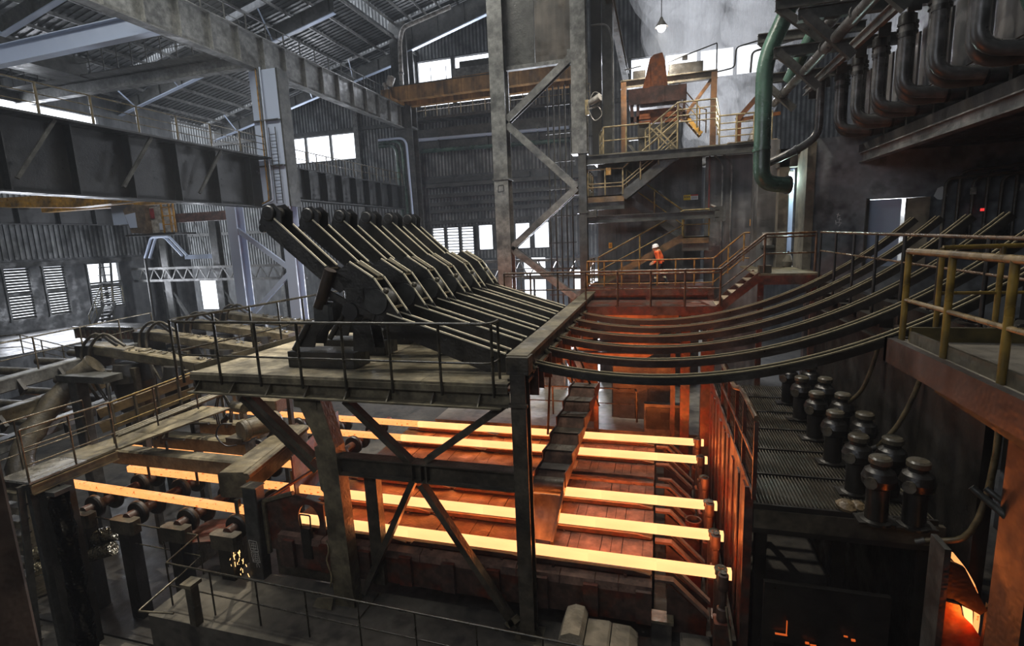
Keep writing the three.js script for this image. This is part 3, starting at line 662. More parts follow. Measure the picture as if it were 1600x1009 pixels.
railing('walkway_handrail', 'thin yellowish handrail rising from the left walkway to the storage deck', [[-14.35, 4.85, -9.85], [-13.25, 5.3, -11.6], [-12.6, 5.6, -13]], { h: 1.15, mids: [0.5], step: 1.3, r: 0.024, pr: 0.022, mat: railYellow, postMat: railDark });
railing('walkway_handrail', 'dark handrail along the far side of the left walkway', [[-15.15, 4.8, -6.6], [-15.15, 4.8, -9.75]], { h: 1.28, mids: [0.42, 0.84], step: 1.5, r: 0.022, pr: 0.02, mat: rodSteel, postMat: railDark });
{
  const t = thing('cable_tray', 'tan dusty stack of cable trays and pipes behind the rising handrail', 'cable tray');
  const tan = M('tan dusty tray', '#8c7a58');
  const A = V(-15.3, 4.85, -10.2), D = V(2.1, 0.85, -3.3);
  for (const [y, h] of [[0.1, 0.3], [0.55, 0.25]]) mb().bar(A.clone().add(V(0, y + h / 2, 0)), A.clone().add(D).add(V(0, y + h / 2, 0)), 0.1, h).build('tray_side', tan, t);
  for (let k = 0; k < 7; k++) { const p = A.clone().addScaledVector(D, (k + 0.5) / 7); mb().bar([p.x + 0.07, p.y, p.z], [p.x + 0.07, p.y + 0.9, p.z], 0.08, 0.06, [0, 0, 1]).build('tray_strap', dustyDark, t); }
  for (const o of [0.35, 0.5, 0.63]) mb().cyl(A.clone().add(V(o, 0.06, 0)), A.clone().add(D).add(V(o, 0.06, 0)), 0.05, 8).build('pipe', dusty, t);
  rebase(t);
}
{ const t = thing('access_ladder', 'steep step ladder under the near end of the left walkway', 'ladder');
  for (const x of [-15.0, -14.35]) mb().bar([x, 0.4, -7.3], [x, 4.7, -7.62], 0.05, 0.14, [0, 0, 1]).build('stringer', steelDark, t);
  for (let k = 0; k < 12; k++) mb().box(-14.98, 0.8 + k * 0.34, -7.46 - k * 0.025, -14.37, 0.84 + k * 0.34, -7.24 - k * 0.025).build('tread', rodSteel, t);
  rebase(t); }
{ const t = thing('dust_crusted_pillar', 'rough crusted pillar under the left walkway', 'pillar');
  const b = mb(); const ring = (y, k) => { const q = []; for (let j = 0; j < 8; j++) { const f = (j / 8) * 6.283, r = 0.2 + 0.05 * Math.sin(j * 2.3 + k * 1.7); q.push({ p: V(-13.95 + Math.cos(f) * r, y, -8.1 + Math.sin(f) * r), n: V(Math.cos(f), 0, Math.sin(f)) }); } q.w = 0.15; return q; };
  const rs = []; for (let k = 0; k < 14; k++) rs.push(ring(k * 0.335, k)); b.rings(rs); b.build('crust', M('crusted dust', '#6f6a5c', { map: T_conc, bump: 0.03, rough: 0.95 }), t);
  mb().box(-14.2, 4.36, -8.3, -13.75, 4.46, -7.9).build('cap_plate', steelDark, t); rebase(t); }
{ const t = thing('foil_duct', 'crinkled foil wrapped duct low at the left', 'duct');
  const foil = M('crinkled foil', '#b9b29a', { rough: 0.35, metal: 0.7, bump: 0.05 });
  mb().tube(spline([[-16.6, 1.85, -8.9], [-15.6, 2.05, -9.35], [-14.7, 2.25, -9.7]], 10), 0.22, 10).build('foil_wrap', foil, t);
  mb().tube(spline([[-16.5, 1.5, -8.7], [-15.5, 1.68, -9.15], [-14.6, 1.9, -9.5]], 10), 0.2, 10).build('foil_wrap', foil, t); rebase(t); }

// covers and cross beams over the strands, left of the deck
const coverWords = ['nearest dusty box cover over the left billets', 'second dusty box cover, under the lying motor', 'third dusty box cover from the front, behind the motor'];
for (let k = 0; k < 3; k++) {
  const t = thing('strand_cover', coverWords[k], 'cover', 'box covers over the left billets');
  const z = -10.85 - 1.25 * k, x0 = [-16.1, -15.6, -15.4][k], x1 = [-11.0, -12.0, -12.6][k];
  mb().ext([x0, 4.0, z], [x1, 4.0, z], rect(0.42, 0.46, 0.05)).build('cover_box', dusty, t);
  mb().box(x0 - 0.03, 3.74, z - 0.24, x0, 4.26, z + 0.24).build('end_plate', dusty, t);
  mb().bar([-13.9 - k * 0.4, 4.24, z - 0.1], [-13.9 - k * 0.4, 4.55, z - 0.1], 0.05, 0.05, [0, 0, 1]).build('bracket', dustyDark, t);
  mb().bar([-14.0 - k * 0.4, 4.55, z - 0.1], [-13.2 - k * 0.4, 4.6, z - 0.1], 0.08, 0.05).build('bracket_arm', dustyDark, t);
  for (const x of [x0 + 1.6, x0 + 3.4]) mb().cyl([x, 3.35, z + 0.1], [x, 3.8, z + 0.1], 0.035, 8).build('drop_rod', sooty, t);
  rebase(t);
}
{
  const t = thing('cutting_gantry', 'dusty box beam across the strands, orange lit from below', 'gantry');
  mb().ext([-10.6, 3.95, -9.95], [-11.3, 3.95, -13.3], rect(0.75, 0.7, 0.06)).build('cross_box', dusty, t);
  mb().ext([-10.15, 4.22, -9.95], [-10.9, 4.22, -13.3], rect(0.2, 0.18, 0.05)).build('rounded_edge', dusty, t);
  mb().ext([-9.6, 3.6, -11.0], [-10.6, 3.6, -14.6], rect(0.04, 1.5), [0, 1, 0]).build('heat_plate', scorched, t);
  mb().bar([-10.5, 2.3, -9.9], [-10.47, 3.6, -9.9], 0.12, 0.1, [0, 0, 1]).build('hanger', dustyDark, t);
  for (const dz of [0, -1.33]) { mb().cyl([-10.2, 2.6, -10.3 + dz], [-10.2, 3.6, -10.3 + dz], 0.04, 8).build('torch_tube', sooty, t); }
  rebase(t);
}
{
  const t = thing('lying_motor', 'round grey motor lying on the second cover', 'motor');
  mb().lathe([[0, 0], [0.3, 0], [0.34, 0.06], [0.34, 0.16], [0.3, 0.2], [0.3, 1.15], [0.26, 1.2], [0, 1.2]], [-11.95, 4.62, -11.75], [0.35, 0, -1], 22).build('motor_body', dusty, t);
  mb().box(-12.5, 4.22, -12.3, -11.9, 4.4, -11.7).build('motor_foot', dustyDark, t);
  mb().tube(spline([[-12.1, 4.9, -11.6], [-12.4, 4.9, -11.5], [-12.5, 4.6, -11.4], [-12.2, 4.3, -11.4], [-11.9, 4.3, -11.5]], 14), 0.025, 6).build('hose', rubber, t);
  mb().box(-12.9, 4.8, -13.4, -11.6, 5.2, -12.9, 0.03).build('terminal_box', dusty, t);
  mb().lathe([[0, 0], [0.17, 0], [0.17, 0.6], [0, 0.6]], [-13.3, 4.95, -12.9], [1, 0, 0.2], 14).build('coupling', dusty, t);
  rebase(t);
}
{
  const t = thing('control_box', 'tan box with white hoses under the deck corner', 'box');
  mb().bar([-12.2, 0, -14.2], [-12.2, 5.0, -14.2], 0.14, 0.14, [0, 0, 1]).build('box_leg', dustyDark, t);
  mb().box(-13.1, 5.0, -14.4, -12.0, 5.4, -13.9, 0.02).build('box_body', M('tan paint', '#b98a63'), t);
  mb().prism([[-12.7, 5.4], [-12.2, 5.4], [-12.2, 6.0], [-12.45, 6.0]].map(([x, y]) => V(x, y, -14.3)), [0, 0, 0.3]).build('bracket_plate', M('tan paint', '#b98a63'), t);
  for (let k = 0; k < 3; k++) mb().tube(spline([[-13.0 + k * 0.1, 5.42, -14.1], [-13.1 + k * 0.1, 5.7, -14.1], [-12.8, 5.85, -14.1], [-12.5, 5.75, -14.1], [-12.35, 5.95 + k * 0.05, -14.1]], 14), 0.03, 6).build('white_hose', white, t);
  rebase(t);
}
['first', 'second'].forEach((w, k) => {
  const t = thing('hose_loop', 'looped hose bundle rising from the ' + w + ' cover at its left end', 'hose'), x = -14.9 + k * 1.0, z = -11.6 - k * 1.5;
  for (const r of [0.25, 0.33]) mb().tube(spline([[x - r, 4.2, z], [x - r, 4.8, z], [x, 5.0 + r, z], [x + r, 4.8, z], [x + r * 0.8, 4.3, z]], 16), 0.028, 6).build('hose', dustyDark, t);
  mb().cyl([x, 4.1, z], [x, 5.5, z], 0.05, 8).build('riser_pipe', dusty, t);
  mb().cyl([x - 0.1, 4.3, z], [x + 0.2, 4.55, z], 0.09, 10).build('valve', sooty, t);
  rebase(t);
});
struct(mb().box(-21, 0, -18.5, -8.9, 0.06, -8.6).build('floor_shade', sooty));  // dark sheet over the floor: shade below the rollers put into its colour
// roller table under the left billets
['leftmost', 'second', 'third', 'rightmost'].forEach((w, k) => {
  const x = [-15.35, -13.75, -12.0, -10.4][k];
  const t = thing('table_roller', 'dark collared roller under the left billets, ' + w + ' of four', 'roller', 'collared rollers under the left billets');
  mb().cyl([x, 2.95, -9.4], [x, 2.95, -17.6], 0.14, 14).build('shaft', scorched, t);
  for (let i = 0; i < 6; i++) for (const s of [0.3, -0.22]) mb().lathe([[0.14, 0], [0.3, 0], [0.33, 0.04], [0.33, 0.12], [0.3, 0.16], [0.14, 0.16]], [x, 2.95, ZS(i) + s], [0, 0, -1], 20).build('collar', sooty, t);
  mb().box(x - 0.4, 2.6, -9.5, x + 0.4, 2.98, -9.2, 0.05).build('bearing_block', dustyDark, t);
  mb().box(x - 0.2, 0, -9.55, x + 0.2, 2.6, -9.25).build('bearing_stand', sooty, t);
  rebase(t);
});
{ const t = thing('spray_chute', 'dark scorched chute plate below the nearest left billet', 'chute');
  mb().prism([[-12.3, 2.4], [-10.7, 2.7], [-10.7, 2.64], [-12.3, 2.34]].map(([x, y]) => V(x, y, -10.6)), [0, 0, 1.2]).build('chute_plate', scorched, t);
  mb().box(-12.2, 1.5, -10.5, -12.0, 2.36, -9.5).build('chute_leg', dustyDark, t); mb().box(-10.9, 1.5, -10.5, -10.75, 2.64, -9.5).build('chute_leg', dustyDark, t); rebase(t); }
// torch enclosure
{
  const t = thing('torch_enclosure', 'scorched sheet enclosure with a glowing hole where a billet passes', 'enclosure');
  const y0 = 2.5, y1 = 4.0;
  const shape = new THREE.Shape([[-9.35, y0], [-7.7, y0], [-7.7, 3.85], [-8.5, 4.05], [-9.35, 3.75]].map(([a, b]) => new THREE.Vector2(a, b)));
  const hole = new THREE.Path(); hole.absellipse(-8.15, 3.4, 0.3, 0.42, 0, Math.PI * 2); shape.holes.push(hole);
  const g = new THREE.ExtrudeGeometry(shape, { depth: 0.04, bevelEnabled: false, curveSegments: 20 }); g.translate(0, 0, -9.72);
  put(new THREE.Mesh(g, scorched), 'front_sheet', t);
  mb().prism([[-9.35, y0], [-9.35, 3.75], [-9.35, 3.75], [-9.35, y0]].slice(0, 2).concat([[-9.31, 3.75], [-9.31, y0]]).map(([x, y]) => V(x, y, -10.5)), [0, 0, 0.8]).build('side_sheet', scorched, t);
  mb().bar([-9.4, 3.8, -9.66], [-8.5, 4.1, -9.66], 0.1, 0.1, [0, 1, 0], 0.02).build('frame_bar', dusty, t);
  mb().bar([-9.4, 2.4, -9.66], [-9.4, 3.8, -9.66], 0.1, 0.12, [0, 0, 1], 0.02).build('frame_bar', dusty, t);
  mb().bar([-9.4, 3.8, -9.66], [-8.9, 4.05, -10.9], 0.08, 0.08, [0, 1, 0], 0.02).build('frame_bar', scorched, t);
  mb().box(-8.3, 2.5, -9.62, -8.0, 3.3, -9.5, 0.03).build('hook_stand', sooty, t);
  mb().tube(bend([[-8.28, 3.3, -9.56], [-8.3, 3.62, -9.56], [-8.0, 3.62, -9.56], [-8.02, 3.3, -9.56]], 0.05, 3), 0.02, 6).build('lifting_bow', sooty, t);
  mb().box(-9.3, 1.75, -10.3, -7.7, 2.5, -9.75).build('enclosure_base', dustyDark, t);
  rebase(t);
}
{ // grey stub post with chalk writing
  const t = thing('guard_post', 'grey square guard post with chalk writing in boxes', 'post');
  mb().bar([-9.72, 1.5, -9.6], [-9.62, 4.2, -9.6], 0.42, 0.3, [0, 0, 1], 0.02).build('post_shaft', steelDark, t);
  mb().box(-9.85, 4.2, -9.76, -9.4, 4.23, -9.44).build('post_top', dusty, t);
  const c = document.createElement('canvas'); c.width = 128; c.height = 320; const g = c.getContext('2d');
  g.fillStyle = '#000'; g.fillRect(0, 0, 128, 320); g.strokeStyle = '#cfcfcf'; g.lineWidth = 5; g.lineCap = 'round';
  const L = (...p) => { g.beginPath(); g.moveTo(p[0], p[1]); for (let i = 2; i < p.length; i += 2) g.lineTo(p[i], p[i + 1]); g.stroke(); };
  L(12, 10, 112, 18, 118, 130, 22, 124, 12, 10); L(22, 140, 112, 140, 120, 250, 30, 250, 22, 140);
  g.lineWidth = 4; L(30, 40, 100, 44); L(34, 66, 96, 70); L(66, 28, 66, 116); L(38, 84, 58, 112); L(30, 100, 106, 100); L(96, 84, 78, 112); L(48, 50, 40, 76); L(88, 50, 92, 78);
  L(36, 160, 108, 162); L(44, 182, 100, 184); L(40, 206, 106, 208); L(72, 150, 70, 240); L(46, 214, 38, 240); L(92, 214, 104, 240); L(50, 170, 46, 198); L(96, 170, 100, 200); L(36, 228, 104, 232);
  L(70, 312, 72, 270, 92, 262, 106, 306);
  const tx = new THREE.CanvasTexture(c); tx.colorSpace = THREE.SRGBColorSpace; tx.magFilter = THREE.LinearFilter;
  const m = new THREE.MeshStandardMaterial({ color: 0xd8d8d0, roughness: 0.9, alphaMap: tx, alphaTest: 0.35 }); m.name = 'chalk';
  const q = new THREE.Mesh(new THREE.PlaneGeometry(0.3, 0.78), m); q.position.set(-9.68, 2.45, -9.444); q.rotation.z = 0.02; put(q, 'chalk_writing', t);
  rebase(t);
}
{ // drips of burning slag below the torch
  const t = thing('slag_sparks', 'spray of glowing slag sparks falling below the nearest left billet', 'sparks'); t.userData.kind = 'stuff';
  const b = mb(); for (let k = 0; k < 70; k++) { const y = rr(1.9, 2.75), x = -10.25 + (rnd() - 0.5) * 0.6 * (3.0 - y), z = -9.35 + rr(-0.1, 0.1), l = rr(0.03, 0.15); b.bar([x, y, z], [x + rr(-0.05, 0.05), y - l, z], 0.011, 0.011, [0, 0, 1]); }
  b.build('spark', hot(1, 0.6, 0.25, 2.2), t); rebase(t);
}

// ---------------------------------------------------------------- building frame behind
function boxColumn(name, label, x, z, w, d, y0, y1, mat, plates = []) {
  const t = thing(name, label, 'column');
  mb().ib([x, y0, z], [x, y1, z], w, d, [0, 0, 1], 0.06, 0.06).build('shaft', mat, t);
  mb().box(x - w / 2, y0, z + d / 2 - 0.05, x + w / 2, y1, z + d / 2 + 0.02).build('face_plate', mat, t);
  for (const y of plates) mb().box(x - w / 2 - 0.06, y, z - d / 2 - 0.04, x + w / 2 + 0.06, y + 0.06, z + d / 2 + 0.06).build('splice_plate', mat, t);
  return rebase(t);
}
{ const c = boxColumn('frame_column', 'tall grey column left of the zigzag bracing, beside the bright lower windows', -6.82, -23.1, 0.66, 0.7, 0, 27, steel, [12.55]);
  const m = mb(), q = [[-6.98, 12.02], [-6.7, 12.06], [-6.72, 12.32], [-6.95, 12.3]]; q.forEach((a, i) => m.bar([...a, -22.725], [...q[(i + 1) % 4], -22.725], 0.035, 0.01, [0, 0, 1])); const k = m.build('painted_mark', sooty, c); k.position.sub(c.position); }
boxColumn('frame_column', 'tall grey column right of the zigzag bracing, carrying the stair tower', -3.28, -23.1, 0.62, 0.6, 13.4, 27, steel, [13.4]);
boxColumn('frame_column', 'slender dark lower column at the left edge of the stair tower', -3.18, -23.0, 0.34, 0.4, 2, 13.4, steelDark, [10.9]);
{
  const t = thing('zigzag_bracing', 'zigzag of heavy grey braces between two tall columns', 'bracing');
  const n = [[-3.5, 17.4], [-6.6, 15.0], [-3.45, 12.0], [-6.5, 9.5], [-3.6, 7.2]];
  for (let i = 0; i < 4; i++) { mb().ib([...n[i], -23.0], [...n[i + 1], -23.0], 0.3, 0.36, [0, 0, 1], 0.04, 0.04).build('brace', steel, t); }
  for (const [x, y] of n) mb().box(x - 0.28, y - 0.3, -23.1, x + 0.28, y + 0.3, -23.06).build('gusset_plate', steel, t);
  rebase(t);
}
{
  const t = thing('hood_panel', 'large brownish panel high between the two tall columns', 'panel');
  const br = M('brown stained sheet', '#6f665d', { map: T_streak });
  mb().box(-6.5, 17.35, -23.3, -5.2, 27, -23.2).build('panel_sheet', steelDark, t); mb().box(-5.18, 17.35, -23.3, -3.5, 27, -23.2).build('panel_sheet', br, t);
  mb().box(-6.5, 17.2, -23.35, -3.5, 17.36, -23.1).build('panel_rail', steel, t); rebase(t);
}
{
  const t = thing('duct_panels', 'dark vertical panels and bent conduit right of the stair column', 'panel');
  mb().box(-3.0, 13.5, -25.4, -2.55, 26, -25).build('panel_sheet', sooty, t); mb().box(-2.5, 13.5, -25.6, -2.05, 26, -25.1).build('panel_sheet', steelDark, t);
  mb().tube(bend([[-2.9, 18.9, -24.2], [-2.2, 18.9, -24.2], [-1.98, 18.3, -24.2], [-1.98, 13.4, -24.2]], 0.5, 6), 0.04, 8).build('conduit', steel, t);
  mb().ib([-2.3, 21, -23.4], [-1.75, 18.2, -30], 0.3, 0.5).build('sloping_beam', steelDark, t);
  rebase(t);
}
{ // lamp bracket with cable loops on the column
  const t = thing('wall_floodlight', 'small white floodlight with looped cable on the tall column', 'lamp');
  mb().box(-3.0, 14.9, -22.75, -2.85, 15.5, -22.6).build('bracket', railCream, t);
  mb().cyl([-2.8, 15.35, -22.6], [-2.35, 15.5, -22.4], 0.12, 12, 0.15).build('lamp_head', white, t);
  for (const s of [0.35, -0.35]) mb().tube(spline([[-2.9, 15.2, -22.6], [-2.6, 15.2 + s * 1.6, -22.6], [-2.3, 15.2 + s, -22.6], [-2.5, 15.2, -22.6], [-2.9, 15.1, -22.6]], 18), 0.018, 6).build('cable', white, t);
  rebase(t);
}

// ---------------------------------------------------------------- walkway, platform and stair tower behind the strands
const brownRail = M('brown rusty handrail', '#7a5a3a', { rough: 0.6 });
{
  const t = thing('front_walkway', 'reddish lit steel walkway behind the curved rails', 'walkway');
  for (let k = 0; k < 4; k++) mb().box(-2.5 + k * 1.12, 7.5, -19.2, -2.5 + k * 1.12 + 1.1, 7.55, -17.5).build('deck_plate', scorched, t);
  mb().box(-2.5, 7.25, -17.56, 1.98, 7.5, -17.5).build('fascia_beam', scorched, t);
  for (let k = 0; k < 3; k++) mb().ib([-2.0 + k * 1.9, 7.35, -17.6], [-2.0 + k * 1.9, 7.35, -19.2], 0.14, 0.28).build('cross_beam', scorched, t);
  rebase(t);
}
railing('walkway_handrail', 'brown handrail with double top tube on the walkway behind the curved rails', [[-5.3, 7.55, -17.52], [-2.4, 7.55, -17.52], [1.9, 7.55, -17.52], [3.15, 8.6, -17.52], [4.55, 8.6, -17.52]], { h: 1.18, mids: [0.58, 1.08], step: 1.12, r: 0.035, pr: 0.035, mat: brownRail });
stair('short_stair', 'short brown stair with worn bright treads up to the doorway landing', [1.85, 7.45], [3.1, 8.52], -17.55, -18.6, 5, scorched, M('worn pale tread', '#b3a48f'));
{
  const t = thing('door_landing', 'landing of plates at the top of the short stair', 'platform');
  mb().box(3.0, 8.5, -21.5, 4.7, 8.56, -17.5).build('deck_plate', dusty, t); mb().box(3.0, 8.22, -17.56, 4.75, 8.5, -17.5).build('fascia_beam', scorched, t);
  mb().box(3.05, 8.56, -18.0, 3.4, 8.8, -17.7).build('kick_box', dustyDark, t);
  for (const x of [3.1, 4.6]) mb().bar([x, 2, -17.7], [x, 8.3, -17.7], 0.16, 0.16, [0, 0, 1]).build('support_leg', scorched, t);
  rebase(t);
}
railing('landing_handrail', 'yellow handrail along the worker platform and up to the landing', [[-3.0, 7.72, -25], [-3.0, 7.72, -22.5], [2.15, 7.72, -22.5], [3.2, 8.7, -22.0], [3.9, 8.7, -22.0]], { h: 1.1, mids: [0.55, 0.12], step: 0.75, r: 0.034, pr: 0.034, mat: M('warm yellow handrail', '#c79a52', { rough: 0.6 }) });
{
  const t = thing('worker_platform', 'orange lit steel platform on which the worker stands', 'platform');
  for (let k = 0; k < 4; k++) mb().box(-3 + k * 1.3, 7.64, -25.4, -3 + k * 1.3 + 1.28, 7.7, -22.5).build('deck_plate', scorched, t);
  mb().box(-3, 7.32, -22.56, 2.2, 7.64, -22.5).build('fascia_beam', scorched, t); mb().box(-3, 6.6, -22.9, 2.2, 7.3, -22.86).build('apron_sheet', scorched, t);
  mb().box(-3, 7.02, -22.85, 2.2, 7.12, -22.7).build('apron_rail', sooty, t);
  for (const x of [-2.9, -0.4, 2.1]) mb().bar([x, 0, -22.7], [x, 7.6, -22.7], 0.24, 0.24, [0, 0, 1]).build('support_leg', scorched, t);
  rebase(t);
}
{ // broad orange-lit hoods behind the rear strand
  const t = thing('spray_hood', 'stack of wide salmon lit sheet hoods behind the rearmost strand', 'hood');
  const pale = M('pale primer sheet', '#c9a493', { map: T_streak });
  for (const [x0, x1, y0, y1, z, cut] of [[-1.8, 0.65, 6.98, 7.25, -17.75, 0], [-0.6, 0.6, 6.78, 6.9, -17.7, 0], [-2.35, 0.1, 6.42, 6.62, -17.8, 0.2], [-2.75, 0.72, 5.88, 6.22, -17.85, 0], [-3.9, -0.15, 5.52, 5.82, -17.9, 0.5]]) {
    mb().prism([[x0, y1, z], [x1, y1, z], [x1 - cut, y0, z - 0.16], [x0, y0, z - 0.16]].map((p) => v3(p)), [0, 0.02, -0.03]).build('hood_sheet', pale, t);
    mb().box(x0, y1 - 0.01, z - 0.5, x1, y1 + 0.015, z).build('hood_top', scorched, t);
  }
  for (const x of [-2.2, 0.5]) mb().bar([x, 0, -18.4], [x, 7.2, -18.4], 0.16, 0.16, [0, 0, 1]).build('hanger', scorched, t);
  rebase(t);
}
{ const t = thing('portal_column', 'orange lit column standing right of the salmon beams', 'column');
  mb().ib([0.9, 0, -18.2], [0.9, 7.3, -18.2], 0.3, 0.34, [0, 0, 1], 0.03, 0.03).build('shaft', scorched, t); mb().box(0.7, 0, -18.5, 1.1, 0.06, -17.9).build('base_plate', scorched, t);
  mb().box(1.35, 2.9, -17.6, 1.75, 6.2, -17.2).build('wing_plate', scorched, t); rebase(t); }
{ const t = thing('diagonal_brace', 'orange lit tube brace sloping down behind the tie beam column', 'brace'); mb().cyl([-3.9, 6.4, -19.6], [-2.6, 4.0, -18.6], 0.14, 12).build('brace_tube', scorched, t); mb().bar([-4.9, 6.0, -20.2], [-2.9, 3.6, -20.2], 0.3, 0.2).build('brace_beam', steelDark, t); rebase(t); }
railing('floor_handrail', 'low dark handrail behind the rearmost billet', [[-5.6, 3.0, -19.2], [-0.8, 3.0, -19.2], [-0.75, 3.0, -18.8]], { h: 1.15, mids: [0.55], step: 1.5, r: 0.03, pr: 0.035, mat: railDark });
{ const t = thing('control_desk', 'grey panel with a dark rim and a square plate behind the rearmost billet', 'cabinet');
  mb().box(-0.5, 2.6, -19.2, 1.0, 3.7, -18.9, 0.03).build('panel_body', steel, t); mb().box(-0.42, 2.75, -18.89, 0.92, 3.58, -18.86, 0.02).build('panel_door', steelDark, t); mb().box(0.1, 3.15, -18.86, 0.4, 3.4, -18.83).build('name_plate', sooty, t); rebase(t); }
{ const t = thing('machine_house', 'dark grey machine housing between the orange columns', 'housing'); mb().box(-1.8, 2.0, -21.5, 0.6, 4.75, -20.3, 0.06).build('house_body', steelDark, t); mb().box(-1.6, 4.75, -21.4, 0.2, 4.85, -20.4).build('house_lid', steelDark, t); mb().box(-1.5, 2.5, -20.3, -0.4, 4.2, -20.26).build('access_panel', steelDark, t); rebase(t); }
struct(mb().box(-9, 0, -40, 3, 2.6, -18.9).build('floor_slab', M('pale swept concrete', '#aaa79f', { map: T_conc, rough: 0.8 })));
{ const t = thing('light_cabinet', 'pale cabinets standing on the bright floor behind the tie beam', 'cabinet');
  mb().box(-5.4, 2.6, -24.4, -4.3, 5.4, -23.8, 0.03).build('cabinet_body', white, t); mb().box(-5.3, 2.8, -23.79, -4.4, 5.2, -23.76).build('cabinet_door', steel, t); mb().box(-3.9, 2.6, -24.2, -3.5, 5.8, -23.9).build('cabinet_post', white, t); rebase(t); }

// stair tower
const towerPaint = M('ochre stair paint', '#8d7450', { map: T_grime });
struct(mb().box(-2.9, 2.6, -26.4, 1.9, 13.27, -26.1).build('wall_tower', wallPaint));
struct(mb().box(1.9, 2.6, -24.2, 4.3, 13.0, -23.9).build('wall_tower', wallPaint));
for (let k = 0; k < 5; k++) tag(mb().box(-2.6 + k * 0.62, 7.8, -26.09, -2.6 + k * 0.62 + 0.6, 11.3, -26.04).build('wall_panel', wallPaint), 'grey wall plate behind the lower stair flight, ' + ['leftmost', 'second from left', 'middle', 'second from right', 'rightmost'][k] + ' of five', 'panel', 'wall plates behind the stair');
{ const t = thing('tower_beam', 'grey steel beam crossing the stair tower at its middle', 'beam'); mb().ib([-3.0, 10.6, -22.95], [2.35, 10.6, -22.95], 0.2, 0.32, [0, 1, 0], 0.03, 0.03).build('beam_section', steelDark, t); mb().box(2.2, 10.3, -23.1, 2.6, 10.9, -22.85).build('end_plate', steelDark, t); mb().box(-3.35, 10.7, -23.1, -2.6, 11.0, -22.8).build('end_bracket', steelDark, t); rebase(t); }
{ const t = thing('tower_deck', 'grey edged upper deck of the stair tower carrying the orange carriage', 'platform');
  mb().ib([-3.0, 13.1, -22.95], [4.2, 13.1, -22.95], 0.2, 0.36, [0, 1, 0], 0.03, 0.03).build('edge_beam', steelDark, t);
  for (let k = 0; k < 5; k++) mb().box(-3 + k * 1.5, 13.27, -30, -3 + k * 1.5 + 1.48, 13.32, k > 1 && k < 3 ? -24.2 : -22.9).build('deck_plate', dusty, t);
  mb().box(2.6, 13.32, -23.1, 4.4, 13.36, -22.85).build('worn_edge', M('worn pale tread', '#b3a48f'), t);
  for (const x of [-2.9, 2.0]) mb().bar([x, 2.6, -29.8], [x, 13.2, -29.8], 0.3, 0.3, [0, 0, 1]).build('support_leg', steelDark, t);
  rebase(t); }
stair('tower_stair', 'lowest stair flight of the tower, rising to the right from the worker platform', [-2.6, 7.75], [1.0, 9.7], -23.3, -24.0, 10, towerPaint, dusty, 0.28);
stair('tower_stair', 'middle stair flight of the tower, rising to the left behind the beam', [1.0, 9.7], [-1.5, 11.6], -24.3, -25.1, 10, steelDark, dusty, 0.3);
stair('tower_stair', 'uppermost stair flight of the tower, rising to the right under the upper deck', [-1.5, 11.55], [0.75, 13.2], -23.1, -23.9, 9, steelDark, dusty, 0.4);
for (const [n, x0, x1, y, z0, z1] of [['small ochre landing at the right end of the tower beam', 0.95, 2.0, 9.72, -25.2, -23.1], ['ochre landing high at the left of the stair tower', -3.0, -1.45, 11.62, -25.2, -23.1]]) {
  const t = thing('stair_landing', n, 'landing'); mb().box(x0, y - 0.05, z0, x1, y, z1).build('deck_plate', dusty, t); mb().box(x0, y - 0.28, z1 - 0.03, x1, y, z1).build('fascia', towerPaint, t); mb().box(x0, y - 0.6, z1 - 0.3, x1, y - 0.3, z1 - 0.1).build('support_beam', steelDark, t); rebase(t);
}
const RY = { mat: railYellow, r: 0.034, pr: 0.034 };
railing('stair_handrail', 'yellow handrail along the lowest tower flight, behind the worker', [[-2.6, 7.85, -23.25], [1.0, 9.72, -23.25], [2.0, 9.72, -23.15]], { ...RY, step: 1.5, mids: [0.5] });
railing('stair_handrail', 'yellow handrail along the middle tower flight', [[1.0, 9.75, -24.2], [-1.4, 11.65, -24.2]], { ...RY, step: 1.2, mids: [0.5] });
railing('stair_handrail', 'cream handrail around the high left landing of the tower', [[-3.0, 11.62, -25], [-3.0, 11.62, -23.1], [-1.5, 11.62, -23.1], [0.7, 13.3, -23.0]], { ...RY, mat: railCream, step: 0.75, mids: [0.35, 0.5] });
railing('deck_handrail', 'cream yellow handrail along the left part of the upper tower deck', [[-2.6, 13.32, -24.5], [-2.3, 13.32, -23.05], [-0.4, 13.32, -23.05]], { ...RY, mat: railCream, step: 0.9, mids: [0.55] });
railing('deck_handrail', 'cream handrail around the stair opening on the upper tower deck', [[-0.6, 13.3, -24.4], [0.75, 14.3, -24.4], [2.3, 14.3, -24.4], [2.3, 13.32, -23.0], [4.2, 13.32, -23.0]], { ...RY, mat: railCream, step: 0.7, mids: [0.3, 0.55, 0.8] });
{ const t = thing('tower_brace', 'crossed cream tube braces over the uppermost flight', 'brace'); mb().bar([-0.35, 14.2, -23.0], [0.5, 13.3, -23.0], 0.06, 0.06).build('brace_bar', railCream, t); mb().bar([-0.15, 14.2, -23.0], [0.7, 13.3, -23.0], 0.06, 0.06).build('brace_bar', railCream, t); mb().bar([0.7, 14.1, -23.0], [-0.2, 13.2, -23.0], 0.05, 0.05).build('brace_bar', railCream, t); rebase(t); }

